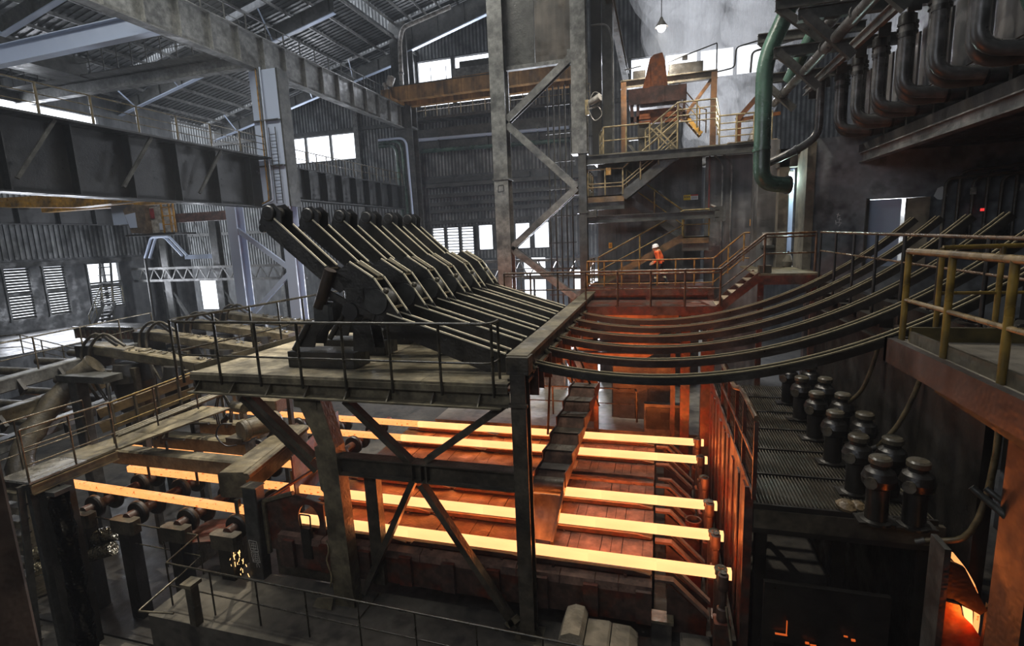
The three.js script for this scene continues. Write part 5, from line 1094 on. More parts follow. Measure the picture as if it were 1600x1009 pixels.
{ const t = thing('valve_rack', 'dark clutter of valves and conduits on the bay wall at the far right', 'pipework');
  for (let k = 0; k < 6; k++) mb().tube(bend([[8.3 + k * 0.35, 8.8, -18.9], [8.3 + k * 0.35, 11.2 + (k % 2) * 0.2, -18.9], [10.4, 11.3 + (k % 2) * 0.2, -18.6]], 0.25, 5), 0.05, 8).build('conduit', dustyDark, t);
  for (let k = 0; k < 5; k++) mb().lathe([[0, 0], [0.18, 0], [0.22, 0.1], [0.12, 0.3], [0, 0.32]], [8.2 + k * 0.5, 9.3 + (k % 2) * 0.4, -18.9], [0, 0, 1], 12).build('valve_head', sooty, t);
  for (const [x, y] of [[8.9, 10.7], [10.1, 10.75]]) mb().box(x, y, -18.85, x + 0.14, y + 0.2, -18.8).build('tag_plate', white, t);
  mb().box(9.2, 10.2, -18.85, 9.28, 10.28, -18.8).build('red_pilot_lamp', hot(1, 0.05, 0.05, 1.2), t);
  rebase(t); }
railing('bay_handrail', 'long brown handrail along the casting bay above the curved rails', [[4.6, 8.68, -17.27], [4.7, 8.6, -7.95]], { h: 1.1, mids: [0.56], step: 1.33, r: 0.032, pr: 0.034, drop: 0.9, mat: M('brown worn tube', '#8a7460', { rough: 0.55 }), postMat: sooty });
{ const t = thing('rail_bearer', 'dark beam under the curved rails that carries the long brown handrail', 'beam'); mb().ib([4.6, 7.7, -17.5], [4.7, 7.6, -7.9], 0.2, 0.3).build('beam_section', sooty, t); for (let k = 0; k < 6; k++) mb().box(4.5, 7.8, ZS(k) - 0.2, 4.8, 8.05, ZS(k) + 0.2).build('rail_saddle', sooty, t); rebase(t); }
for (const [i, z] of [[0, -15.5], [1, -13.2], [2, -11.0]]) { const t = thing('rubble_heap', ['pale rubble lying between the far curved rails', 'pale rubble lying between the middle curved rails', 'pale rubble lying beside the near curved rails'][i], 'rubble'); t.userData.kind = 'stuff';
  const b = mb(); for (let k = 0; k < 22; k++) { const x = 5.4 + rr(-0.7, 0.7), y = 8.0, s = rr(0.06, 0.2); b.ext([x, y, z + rr(-0.5, 0.5)], [x + s, y + s * rr(0.3, 0.9), z + rr(-0.4, 0.4)], rect(s, s * 0.7, s * 0.15)); } b.build('rubble', concreteDark, t); mb().box(4.5, 7.8, z - 0.7, 6.4, 7.98, z + 0.7).build('ledge', sooty, t); rebase(t); }

const redEdge = M('stained dull red primer', '#423a37', { map: T_streak });
// near right platform with yellow handrails
{ const t = thing('viewing_platform', 'concrete platform close to the camera at the right, with a stained red edge', 'platform');
  mb().box(2.95, 8.25, -7.6, 9, 8.5, 1.5, 0.01).build('deck_slab', concrete, t);
  mb().box(2.86, 8.2, -7.68, 2.95, 8.52, 1.5).build('edge_plate', redEdge, t); mb().box(2.86, 8.2, -7.68, 9, 8.52, -7.6).build('edge_plate', redEdge, t);
  mb().box(3.02, 8.5, -7.4, 3.06, 8.64, 1.5).build('toe_board', dustyDark, t); mb().box(3.05, 8.5, -7.5, 9, 8.68, -7.44).build('toe_board', M('olive paint', '#6d6238'), t);
  mb().bar([3.3, 8.0, -7.2], [3.25, 7.75, 1.5], 0.1, 0.14).build('sloping_beam', M('olive paint', '#6d6238'), t); mb().ib([5, 8.05, -7.4], [5, 8.05, 1.4], 0.2, 0.4).build('floor_beam', dustyDark, t);
  rebase(t); }
const yTube = M('chipped yellow tube', '#a3893f', { rough: 0.6 });
railing('platform_handrail', 'thick chipped yellow handrail on the near edge of the viewing platform', [[3.0, 8.5, -7.55], [3.0, 8.5, 0.5]], { h: 1.13, mids: [0.52], step: 1.0, r: 0.04, pr: 0.038, mat: M('rubbed yellow tube', '#b6a078', { rough: 0.6 }), postMat: yTube });
railing('platform_handrail', 'thinner yellow handrail along the far edge of the viewing platform', [[3.35, 8.5, -7.55], [8.8, 8.5, -7.55]], { h: 1.16, mids: [0.6], step: 0.62, r: 0.028, pr: 0.032, mat: yTube });
struct(mb().box(3.6, 0, -6.4, 9, 8.1, -6.1).build('wall_platform', sooty));
{ const t = thing('side_column', 'grey round-edged column at the lower right corner', 'column'); mb().box(3.28, 0, -5.9, 3.9, 8.15, -5.3, 0.06).build('shaft', M('grey column, shade in colour', '#1c1d1c'), t); mb().cyl([3.08, 7.3, -5.95], [3.35, 7.05, -5.75], 0.035, 10).build('side_tube', steelDark, t); mb().cyl([3.2, 7.3, -5.95], [3.38, 7.14, -5.8], 0.03, 10).build('side_tube', steelDark, t); rebase(t); }  // grey column coloured near black to stand for the shade on it

// heat shield, grating deck with motors
{
  const t = thing('heat_shield', 'tall orange lit heat shield of ribbed sheets beyond the stop rollers', 'heat shield');
  const zs = [-9.65, -11.0, -12.35, -13.7, -15.05, -17.2];
  for (let k = 0; k < 5; k++) mb().box(1.62, 1.0, zs[k + 1] + 0.01, 1.66, 5.3, zs[k] - 0.01).build('shield_sheet', shieldSteel, t);
  for (let k = 0; k < 9; k++) mb().box(1.585, 1.0 + (k % 4) * 0.3, -10.1 - k * 0.8, 1.62, 5.2 - (k % 3) * 0.1, -9.85 - k * 0.8).build('shield_strip', shieldSteel, t);
  for (const z of [-10.4, -12.6]) mb().tube(bend([[1.56, 5.2, z], [1.56, 2.2, z], [1.56, 2.0, z - 0.2]], 0.1, 3), 0.025, 6).build('drip_pipe', scorched, t);
  mb().box(1.55, 1.0, -9.66, 1.7, 5.3, -9.6).build('end_post', scorched, t);
  rebase(t);
}
{
  const t = thing('shield_handrail', 'dark mesh guard frame with orange lit edges above the heat shield', 'guard rail');
  const p = [[1.66, 6.72, -9.35], [1.66, 6.72, -11.1], [1.6, 6.6, -11.6], [1.6, 6.55, -14.2]];
  mb().tube(bend(p, 0.1, 3), 0.05, 8).build('top_rail', M('brown worn tube', '#8a7460', { rough: 0.55 }), t);
  for (const z of [-9.35, -10.6, -11.6, -12.9, -14.2]) mb().bar([1.66, 5.2, z], [1.66, 6.65, z], 0.07, 0.05, [0, 0, 1]).build('post', scorched, t);
  mb().bar([1.64, 5.95, -9.35], [1.62, 5.9, -14.2], 0.03, 0.05).build('middle_rail', scorched, t); mb().bar([1.64, 5.3, -9.35], [1.62, 5.3, -14.2], 0.03, 0.05).build('lower_rail', scorched, t);
  const w = mb(); for (let k = 0; k < 60; k++) w.cyl([1.69, 5.25, -9.4 - k * 0.08], [1.69, 6.6, -9.4 - k * 0.08], 0.004, 4); for (let k = 0; k < 16; k++) w.cyl([1.69, 5.28 + k * 0.08, -9.4], [1.69, 5.28 + k * 0.08, -14.2], 0.004, 4);
  stuff(w.build('wire_mesh', sooty, t)); rebase(t);
}
{
  const t = thing('grating_deck', 'dark grating deck behind the heat shield, carrying the drive motors', 'deck');
  const bars = mb();
  for (let r = 0; r < 6; r++) { const za = -9.65 - 1.33 * r, zb = za - 1.28;
    mb().box(1.72, 4.86, za - 0.05, 4.6, 4.96, za).build('panel_edge', sooty, t);
    for (let k = 0; k < 46; k++) bars.box(1.75 + k * 0.062, 4.9, zb, 1.75 + k * 0.062 + 0.02, 4.95, za - 0.05); }
  stuff(bars.build('grating_bar', dustyDark, t));
  mb().box(1.72, 4.5, -9.72, 4.7, 4.86, -9.62).build('front_beam', dustyDark, t); mb().box(1.7, 4.4, -17.7, 4.7, 4.5, -9.62).build('under_tray', sooty, t);
  for (const x of [1.9, 3.2, 4.5]) mb().bar([x, 0, -9.9], [x, 4.4, -9.9], 0.2, 0.2, [0, 0, 1]).build('support_leg', sooty, t);
  rebase(t);
}
{
  const make = () => {
    const t = thing('drive_motor', '', 'motor', 'upright drive motors on the grating deck');
    mb().lathe([[0, 0], [0.24, 0], [0.24, 0.04], [0.17, 0.06], [0.17, 0.62], [0.24, 0.68], [0.26, 0.8], [0.22, 0.92], [0.14, 0.98], [0.14, 1.05]], [0, 4.96, 0], [0, 1, 0], 18).build('motor_body', sooty, t);
    mb().lathe([[0.15, 0], [0.17, 0.02], [0.17, 0.1], [0.14, 0.13], [0, 0.13]], [0, 6.0, 0], [0, 1, 0], 16).build('motor_cap', dustyDark, t);
    mb().lathe([[0, 0], [0.1, 0], [0.1, 0.1], [0, 0.1]], [-0.14, 5.72, 0.14], [-0.6, 0.1, 0.8], 12).build('terminal_cover', dustyDark, t);
    mb().box(-0.3, 4.95, -0.16, 0.3, 4.99, 0.16).build('foot_plate', sooty, t);
    return rebase(t);
  };
  const m = make(); let n = 0; const rw = ['nearest', 'second', 'third', 'fourth', 'fifth', 'farthest'];
  for (const [x, row] of [[3.6, 'left'], [4.13, 'right']]) for (let i = 0; i < 6; i++) {
    const z = (row === 'left' ? -9.1 : -9.06) - 1.34 * i - (i ? 0 : 0.35), lab = 'dusty upright motor with a round cap, ' + rw[i] + ' of the ' + row + '-hand row on the grating';
    if (n++) dup(m, [x - 3.6, 0, z + 9.45], lab); else { m.position.x += x; m.position.z += z; m.userData.label = lab; }
  }
}
for (const [w, a, b, c, d] of [['longest grey hose hanging by the nearest motors', [4.1, 5.0, -8.9], [4.45, 5.3, -8.6], [4.7, 6.6, -8.6], [4.72, 7.9, -8.8]], ['grey hose sloping up from the middle motors', [4.2, 5.6, -11.2], [4.45, 6.2, -11.0], [4.7, 7.2, -10.9], [4.85, 8.2, -10.9]], ['grey hose sloping up from the far motors', [4.2, 5.9, -13.0], [4.4, 6.3, -12.8], [4.6, 7.2, -12.7], [4.7, 8.2, -12.7]]]) {
  const t = thing('motor_hose', w, 'hose'); mb().tube(spline([a, b, c, d], 16), 0.045, 8).build('hose_run', M('dusty hose', '#6f6549'), t); mb().cyl(a, [a[0] - 0.1, a[1] - 0.08, a[2] - 0.05], 0.06, 8).build('hose_nipple', sooty, t); rebase(t); }
{ const t = thing('rag_bundle', 'pale crumpled rags lying on the front edge of the grating deck', 'rags'); for (const [x, z, s] of [[3.25, -9.8, 0.16], [3.45, -9.85, 0.13], [3.62, -9.78, 0.11]]) mb().lathe([[0, 0], [s, 0.01], [s * 1.1, s * 0.4], [s * 0.6, s * 0.9], [0, s]], [x, 4.96, z], [0.15, 1, 0.1], 9).build('rag', M('pale rag', '#a08c6c', { bump: 0.02 }), t); rebase(t); }
struct(mb().box(4.75, 0, -18, 4.95, 8.3, -9).build('wall_grating', sooty));
// glow of the strand seen low at the right
{ const t = thing('strand_shroud', 'dark shroud with a glowing strand showing through its gap, lower right corner', 'shroud');
  const z = -8.1;
  mb().prism([[4.02, 5.2], [4.2, 5.12], [4.4, 4.72], [4.52, 4.5], [4.44, 4.42], [4.1, 4.62], [4.02, 4.62]].map(([x, y]) => V(x, y, z)), [0, 0, 0.06]).build('shroud_plate', sooty, t);
  mb().prism([[4.52, 4.6], [4.75, 4.6], [4.75, 3.4], [4.5, 3.4]].map(([x, y]) => V(x, y, z)), [0, 0, 0.06]).build('shroud_plate', sooty, t);
  mb().prism([[4.02, 4.5], [4.24, 4.46], [4.56, 3.95], [4.56, 3.4], [4.02, 3.4]].map(([x, y]) => V(x, y, z - 0.1)), [0, 0, 0.05]).build('lit_plate', scorched, t);
  mb().tube(spline([[4.1, 5.22, z - 0.12], [4.28, 4.98, z - 0.12], [4.44, 4.66, z - 0.12], [4.5, 4.3, z - 0.12], [4.5, 3.9, z - 0.12]], 14), 0.035, 8).build('glowing_edge', coolSteel, t);
  mb().prism([[4.26, 4.47], [4.38, 4.42], [4.4, 4.2], [4.3, 4.3]].map(([x, y]) => V(x, y, z - 0.03)), [0, 0, 0.03]).build('glowing_strand', hotSteel, t);
  mb().box(3.92, 0, z - 0.3, 4.0, 5.4, z + 0.1).build('shroud_post', steelDark, t);
  const l = new THREE.PointLight(0xff6a1e, 2.2, 5, 2); l.position.set(4.33, 4.3, z + 0.12); l.castShadow = true; scene.add(l);
  rebase(t); }
{ const t = thing('ember_gaps', 'small glowing gaps between dark machine parts under the grating deck', 'embers'); t.userData.kind = 'stuff';
  const b = mb(); for (const [x, y, w, h] of [[2.1, 2.62, 0.2, 0.02], [2.28, 2.64, 0.012, 0.28], [2.6, 2.52, 0.06, 0.03], [2.68, 2.5, 0.1, 0.015], [3.2, 2.78, 0.06, 0.015], [3.32, 2.72, 0.06, 0.03], [3.22, 2.45, 0.05, 0.03], [3.42, 2.42, 0.012, 0.1], [3.62, 2.4, 0.14, 0.05]]) b.box(x, y, -9.3, x + w, y + h, -9.27); b.build('ember', hot(1, 0.16, 0.02, 0.7), t);
  mb().box(1.9, 2.4, -9.45, 3.9, 3.6, -9.35).build('backing_plate', sooty, t); mb().box(1.9, 0, -9.5, 2.1, 2.5, -9.36).build('stand', sooty, t); mb().box(3.7, 0, -9.5, 3.9, 2.5, -9.36).build('stand', sooty, t); rebase(t); }
{ const t = struct(put(new THREE.Group(), 'trim_1', scene));
  const w = M('white chalk', '#b9bbbb', { map: null, bump: 0 });
  const m = mb(); for (const [a, b, c, d] of [[5.5, 10.3, 5.6, 10.26], [5.55, 10.34, 5.52, 10.2], [5.52, 10.16, 5.64, 10.13], [5.6, 10.2, 5.58, 10.06], [5.5, 10.05, 5.66, 10.02], [5.62, 10.0, 5.58, 9.92], [5.48, 10.12, 5.5, 9.98]]) m.bar([a, b, -19.09], [c, d, -19.09], 0.018, 0.01, [0, 0, 1]); m.build('chalk_scribble', w, t);
  mb().prism([[8.1, 10.72], [8.18, 10.95], [8.3, 11.0], [8.42, 10.9], [8.45, 10.7], [8.3, 10.6], [8.2, 10.62]].map(([x, y]) => V(x, y, -19.1)), [0, 0, 0.012]).build('paint_patch', w, t); }

// ---------------------------------------------------------------- crane runways, lattice columns, roof steel
const girderDark = M('sooty girder paint', '#1d1e1e');
function plateGirder(name, label, x, z0, z1, yb, yt, b, mat, step) {
  const t = thing(name, label, 'girder');
  mb().box(x - b / 2, yt - 0.06, z1, x + b / 2, yt, z0).build('top_flange', mat, t);
  mb().box(x - b / 2, yb, z1, x + b / 2, yb + 0.06, z0).build('bottom_flange', mat, t);
  mb().box(x - 0.03, yb, z1, x + 0.03, yt, z0).build('web', mat, t);
  for (let z = z0 - step / 2; z > z1; z -= step) mb().box(x, yb + 0.06, z - 0.025, x + b / 2 - 0.02, yt - 0.06, z + 0.025).build('stiffener', mat, t);
  return t;
}
rebase(plateGirder('runway_girder', 'high grey crane runway girder running away from the upper left', -23, -4, -47.5, 20.35, 22.3, 0.6, steel, 1.9));
{ const t = plateGirder('runway_girder', 'deep dark crane runway girder at the left, with a walkway on top', -23.4, -3, -27, 12.4, 15.3, 0.9, girderDark, 2.4);
  for (let z = -6; z > -26; z -= 4) mb().bar([-22.95, 12.9, z], [-22.6, 15.2, z - 1.4], 0.16, 0.12).build('bracket_strut', steelDark, t);
  mb().box(-23.4, 15.22, -27, -22.4, 15.3, -3).build('walkway_plate', girderDark, t); rebase(t); }
rebase(plateGirder('runway_girder', 'farther length of the dark crane runway girder behind the lattice column', -23.4, -28.3, -45, 13.0, 15.1, 0.9, girderDark, 1.9));
rebase(plateGirder('runway_girder', 'dark runway girder along the left wall above the louvred windows', -43.6, -4, -38, 12.3, 13.7, 0.7, girderDark, 2.6));
railing('girder_handrail', 'brown handrail on top of the deep left runway girder', [[-22.6, 15.3, -5], [-22.6, 15.3, -26.8]], { h: 1.15, mids: [0.4, 0.75], step: 1.9, r: 0.03, pr: 0.05, mat: M('olive brown rail', '#6f6444', { rough: 0.6 }) });
railing('girder_handrail', 'brown handrail on the farther runway girder', [[-22.9, 15.1, -28.6], [-22.9, 15.1, -44.5]], { h: 1.1, mids: [0.55], step: 1.1, r: 0.03, pr: 0.035, mat: M('olive brown rail', '#6f6444', { rough: 0.6 }) });
railing('girder_handrail', 'thin handrail along the top of the high runway girder', [[-23.2, 22.3, -16], [-23.2, 22.3, -46]], { h: 1.1, mids: [0.55], step: 1.6, r: 0.03, pr: 0.045, mat: steelDark });
{ // lattice column
  const t = thing('lattice_column', 'pale blue grey lattice column carrying both runway girders', 'column');
  const z = -27.6;
  mb().ib([-22.55, 12.4, z], [-22.55, 20.3, z], 1.9, 0.9, [0, 0, 1], 0.06, 0.06).build('upper_shaft', steelBlue, t);
  mb().box(-23.5, 12.4, z + 0.4, -22.9, 20.3, z + 0.46).build('face_plate', steelBlue, t); mb().box(-22.5, 12.4, z + 0.4, -21.6, 20.3, z + 0.46).build('face_plate', steelBlue, t);
  mb().box(-21.62, 12.4, z - 0.45, -21.5, 20.3, z + 0.46).build('side_plate', steelDark, t);  // pale faces and dark side: window light and shade put into the colours
  for (const x of [-26.2, -22.1]) { mb().ib([x, 0, z], [x, 12.9, z], 0.75, 0.7, [0, 0, 1], 0.06, 0.06).build('lower_leg', steelBlue, t); mb().box(x - 0.37, 0, z + 0.33, x + 0.37, 12.9, z + 0.37).build('leg_face', steelBlue, t); }
  for (const [a, b] of [[[-26, 11.2], [-22.3, 8.6]], [[-22.3, 8.4], [-26, 5.4]], [[-26, 5.2], [-22.3, 2.2]]]) mb().bar([...a, z + 0.2], [...b, z + 0.2], 0.14, 0.3).build('lacing_bar', steelBlue, t);
  for (const y of [14.8, 17.4]) mb().box(-23.5, y, z + 0.44, -21.6, y + 0.06, z + 0.7).build('rung_bracket', steelDark, t);
  for (const [x, m] of [[-22.85, yellow], [-22.7, steelDark], [-22.55, steelBlue]]) mb().tube(bend([[x, 20.4, z + 0.62], [x, 12.8, z + 0.72], [x - 0.9, 12.5, z + 0.72]], 0.1, 3), 0.045, 8).build('conduit', m, t);
  for (const dx of [0, 0.45]) mb().cyl([-22.35 + dx, 12.6, z + 0.66], [-22.35 + dx, 17, z + 0.66], 0.03, 6).build('ladder_rail', sooty, t);
  for (let k = 0; k < 11; k++) mb().cyl([-22.35, 12.8 + k * 0.38, z + 0.66], [-21.9, 12.8 + k * 0.38, z + 0.66], 0.02, 6).build('ladder_rung', sooty, t);
  rebase(t);
}
{ const t = thing('frame_column', 'dark far column with green pipes bending round it', 'column');
  mb().ib([-22.9, 0, -46.2], [-22.9, 29.5, -46.2], 1.7, 1.2, [0, 0, 1], 0.08, 0.08).build('shaft', steelDark, t); mb().box(-23.7, 0, -45.6, -22.05, 29.5, -45.55).build('face_plate', steelDark, t);
  mb().box(-23.8, 20.3, -46.6, -22.0, 20.5, -45.4).build('bracket_plate', steelDark, t);
  for (const [dx, m] of [[0, greenPipe], [0.5, greenPipe], [0.95, steelBlue]]) mb().tube(bend([[-25.4, 18.9 + dx * 0.6, -45.2], [-23.6 + dx * 1.1, 18.9 + dx * 0.6, -45.2], [-23.4 + dx * 1.1, 9, -45.2]], 0.8, 5), 0.16 - dx * 0.06, 12).build('pipe', m, t);
  rebase(t); }
for (const [x, l] of [[-41.5, 'grey wall post left of the glaring far window'], [-30.3, 'grey wall post right of the glaring far window'], [-23.5, 'grey wall post between the far clad walls'], [-15.2, 'grey wall post in the middle of the high far window']]) { const t = thing('wall_post', l, 'column'); mb().ib([x, 0, -49.6], [x, 33, -49.6], 0.55, 0.4, [0, 0, 1], 0.05, 0.05).build('shaft', steel, t); mb().box(x - 0.35, 11, -49.75, x + 0.35, 11.2, -49.35).build('cleat', steelDark, t); rebase(t); }
// deep rafters
for (const [z, l] of [[-13, 'nearest deep roof rafter over the left bay'], [-24, 'second deep roof rafter over the left bay'], [-36, 'third deep roof rafter over the left bay'], [-47, 'farthest deep roof rafter over the left bay']]) {
  const t = thing('roof_rafter', l, 'rafter'), Y = (x) => 22.8 + ((x + 46) * 5.4) / 23 - 0.35;
  mb().prism([[-46, Y(-46)], [-23, Y(-23)], [-23, Y(-23) - 1.1], [-46, Y(-46) - 0.9]].map(([x, y]) => V(x, y, z)), [0, 0, 0.05]).build('web', steelDark, t);
  mb().bar([-46, Y(-46) - 0.93, z], [-23, Y(-23) - 1.13, z], 0.36, 0.06).build('bottom_flange', steelBlue, t);
  for (let x = -45; x < -23; x += 2.4) mb().box(x, Y(x) - 0.9, z, x + 0.05, Y(x) - 0.05, z + 0.17).build('stiffener', steelDark, t);
  for (let x = -43; x < -24; x += 4.8) mb().bar([x, Y(x) - 0.95, z], [x + 1.6, Y(x) - 0.1, z + 3.2], 0.08, 0.08).build('sag_brace', steelBlue, t);
  rebase(t);
}
for (const [z, l] of [[-33, 'nearer roof rafter over the crane bay, seen above the runway girder'], [-46.8, 'farther roof rafter over the crane bay, next to the dark far column']]) {
  const t = thing('roof_rafter', l, 'rafter');
  mb().prism([[-23, 29.2], [-8, 32.9], [-8, 31.2], [-23, 27.2]].map(([x, y]) => V(x, y, z)), [0, 0, 0.06]).build('web', steelDark, t);
  mb().bar([-23, 27.2, z], [-8, 31.2, z], 0.4, 0.08).build('bottom_flange', steelBlue, t);
  for (let x = -22; x < -9; x += 2.6) mb().box(x, 27.6 + (x + 23) * 0.26, z, x + 0.05, 29.2 + (x + 23) * 0.24, z + 0.18).build('stiffener', steelDark, t);
  rebase(t);
}
{ const t = thing('downpipe', 'white rain pipe bending down to the orange crane', 'pipe'); mb().tube(bend([[-17.6, 30, -45.6], [-22.2, 28.9, -45.4], [-22.5, 27.6, -45.2], [-22.4, 23.8, -44.8]], 0.5, 5), 0.2, 10).build('pipe_run', white, t); mb().cyl([-22.42, 25, -44.9], [-22.42, 24.85, -44.9], 0.25, 10).build('pipe_band', steel, t); rebase(t); }
// orange travelling crane in the far bay
{
  const t = thing('travelling_crane', 'orange overhead crane spanning before the high far windows', 'crane');
  const z = -43.5;
  for (const dz of [0, 2.2]) { mb().prism([[-23.2, 22.9], [-22.6, 23.35], [-6, 23.7], [-6, 22.3], [-22, 22.2]].map(([x, y]) => V(x, y, z - dz - 0.3)), [0, 0, 0.6]).build('bridge_girder', cranePaint, t); mb().box(-22.5, 23.35, z - dz - 0.35, -6, 23.42, z - dz + 0.35).build('crane_rail', steelDark, t); }
  mb().box(-23.5, 22.35, z - 2.9, -22.6, 23.1, z + 0.7, 0.05).build('end_carriage', cranePaint, t);
  mb().box(-16.9, 23.45, z - 2.4, -12, 24.2, z + 0.2, 0.05).build('trolley', steel, t); mb().box(-16.3, 24.2, z - 2, -13.4, 24.75, z, 0.05).build('hoist_house', steelDark, t);
  for (let k = 0; k < 4; k++) mb().cyl([-21.6 + k * 1.4, 23.4, z + 0.3], [-21.6 + k * 1.4, 24.5, z + 0.3], 0.03, 6).build('guard_post', steel, t);
  mb().lathe([[0, 0], [0.3, 0], [0.34, 0.8], [0, 0.9]], [-22.7, 23.4, z + 0.5], [0.4, 1, 0], 12).build('lamp', white, t); mb().lathe([[0, 0], [0.2, 0], [0.22, 0.6], [0, 0.7]], [-23.0, 23.1, z + 0.5], [-0.2, 1, 0], 12).build('lamp', white, t);
  rebase(t);
}
railing('crane_walkway_handrail', 'pale handrail of the far wall walkway below the high windows', [[-23.2, 21.9, -48.6], [-6, 21.9, -48.6]], { h: 1.25, mids: [0.6], step: 1.25, r: 0.05, pr: 0.05, mat: railCream });
{ const t = thing('far_walkway', 'dark ledge walkway along the far wall', 'walkway'); for (let k = 0; k < 6; k++) mb().box(-23.4 + k * 3, 21.6, -49.8, -23.4 + k * 3 + 2.96, 21.85, -48.5).build('deck_plate', steelDark, t); mb().box(-23.4, 18.9, -49.7, -5.5, 20.9, -49.3).build('apron', steelDark, t); rebase(t); }
{ const t = thing('wall_pipe', 'long green pipe with a grey one above it along the far wall', 'pipe'); mb().tube([[-24, 18.8, -49.0], [-8, 18.6, -49.0]], 0.2, 12).build('pipe_run', greenPipe, t); mb().tube([[-24, 19.9, -49.0], [-8, 19.7, -49.0]], 0.16, 12).build('pipe_run', steelBlue, t); for (const x of [-21, -16, -11]) mb().box(x, 18.4, -49.7, x + 0.15, 20.1, -48.9).build('pipe_hanger', steelDark, t); rebase(t); }
{ const t = thing('wall_bands', 'dark stacked ledges and beams low on the far wall', 'ledge'); for (const [y, d] of [[15.2, 1.2], [14.2, 0.9], [13.4, 0.7], [12.7, 0.6]]) mb().box(-22.5, y, -50 + 0.1, -5, y + 0.35, -50 + d).build('ledge_beam', steelDark, t); rebase(t); }
{ const t = thing('conduit_ladder', 'bundle of thin conduits and a ladder beside the zigzag bracing', 'conduit'); for (let k = 0; k < 5; k++) mb().cyl([-5.2 + k * 0.28, 2.6, -25.6], [-5.2 + k * 0.28, 17, -25.6], 0.04, 6).build('conduit', steelDark, t); for (let k = 0; k < 8; k++) mb().box(-5.3, 7 + k * 1.3, -25.55, -3.9, 7.06 + k * 1.3, -25.5).build('tie_bar', steelDark, t); rebase(t); }
railing('far_handrail', 'thin dark handrail in front of the far bright doorway', [[-14, 7.0, -30], [-4, 7.0, -30]], { h: 1.1, mids: [0.55], step: 2, r: 0.03, pr: 0.03, drop: 4.4, mat: steelDark });
{ const t = thing('lattice_girder', 'grey lattice girder low behind the zigzag bracing', 'girder'); for (const y of [6.6, 8.0]) mb().box(-22, y, -40.1, -4, y + 0.22, -39.9).build('chord', steel, t); for (let k = 0; k < 12; k++) { const x = -22 + k * 1.5; if (k % 4 === 0) mb().bar([x + 0.4, 0, -40.2], [x + 0.4, 6.6, -40.2], 0.2, 0.2, [0, 0, 1]).build('post', steelDark, t); mb().bar([x, 6.7, -40], [x + 0.75, 8.1, -40], 0.1, 0.1).build('lacing_bar', steel, t); mb().bar([x + 0.75, 8.1, -40], [x + 1.5, 6.7, -40], 0.1, 0.1).build('lacing_bar', steel, t); } rebase(t); }

{ // second crane high in the left bay
  const t = thing('travelling_crane', 'grey overhead crane high under the left roof, two girders and a railed walkway', 'crane');
  mb().ib([-44.5, 21.0, -22], [-23.2, 21.3, -22], 0.5, 1.0, [0, 1, 0], 0.05, 0.04).build('bridge_girder', steelBlue, t);
  mb().ib([-44.5, 21.2, -28], [-23.2, 21.2, -28], 0.5, 0.8, [0, 1, 0], 0.05, 0.04).build('bridge_girder', steel, t);
  mb().box(-44.5, 21.55, -27.9, -23.4, 21.62, -26.9).build('walkway_plate', steelDark, t);
  for (let k = 0; k < 18; k++) mb().cyl([-44 + k * 1.2, 21.6, -26.95], [-44 + k * 1.2, 23.0, -26.95], 0.035, 6).build('guard_post', sooty, t);
  for (const y of [22.3, 23.0]) mb().cyl([-44, y, -26.95], [-23.6, y, -26.95], 0.03, 6).build('guard_rail', steel, t);
  mb().box(-38.5, 21.5, -27.5, -36.5, 22.6, -22.3, 0.05).build('trolley', steelDark, t);
  for (const x of [-44.4, -23.4]) mb().box(x - 0.3, 20.9, -28.6, x + 0.3, 21.7, -21.4).build('end_carriage', steelDark, t);
  rebase(t);
}

// ---------------------------------------------------------------- left bay
{ // yellow crane with its cab
  const t = thing('travelling_crane', 'yellow overhead crane with a driver cab under the deep left girder', 'crane');
  mb().prism([[-43, 14.0], [-27.8, 13.7], [-27.8, 13.2], [-36, 13.0], [-43, 13.4]].map(([x, y]) => V(x, y, -25.6)), [0, 0, 0.8]).build('bridge_girder', yellow, t);
  mb().box(-42.5, 13.1, -27.6, -30, 14.0, -27, 0.04).build('bridge_girder', yellow, t);
  const cab = mb().prism([[-31.6, 12.6], [-31.2, 11.2], [-29.9, 11.1], [-29.9, 12.8], [-31.0, 12.9]].map(([x, y]) => V(x, y, -25.8)), [0, 0, 1.3]).build('cab', M('cab paint', '#8a7a6a'), t);
  mb().face([[-31.45, 12.3, -24.46], [-31.2, 11.5, -24.46], [-30.6, 11.5, -24.46], [-30.6, 12.4, -24.46]]).build('cab_window', steelBlue, cab); 
  mb().box(-29.85, 11.15, -25.6, -28.9, 12.7, -24.8).build('electric_box', white, t); mb().box(-29.8, 12.0, -24.78, -29.5, 12.6, -24.74).build('red_panel', M('red paint', '#b83a44'), t); mb().box(-29.2, 11.3, -24.78, -28.95, 11.7, -24.74).build('blue_panel', steelBlue, t);
  mb().box(-31.7, 11.0, -26, -27.8, 11.1, -24.5).build('cab_floor', sooty, t);
  for (const x of [-28.8, -28.2, -27.9]) mb().bar([x, 11.1, -24.7], [x, 12.8, -24.7], 0.08, 0.08, [0, 0, 1]).build('guard_post', yellow, t);
  for (const y of [11.6, 12.1, 12.6]) mb().bar([-28.8, y, -24.7], [-27.9, y, -24.7], 0.05, 0.05).build('guard_rail', yellow, t);
  mb().box(-33.6, 11.0 + 0.8, -25.4, -31.8, 13.0, -25.3).build('white_board', steelBlue, t);
  rebase(t);
}
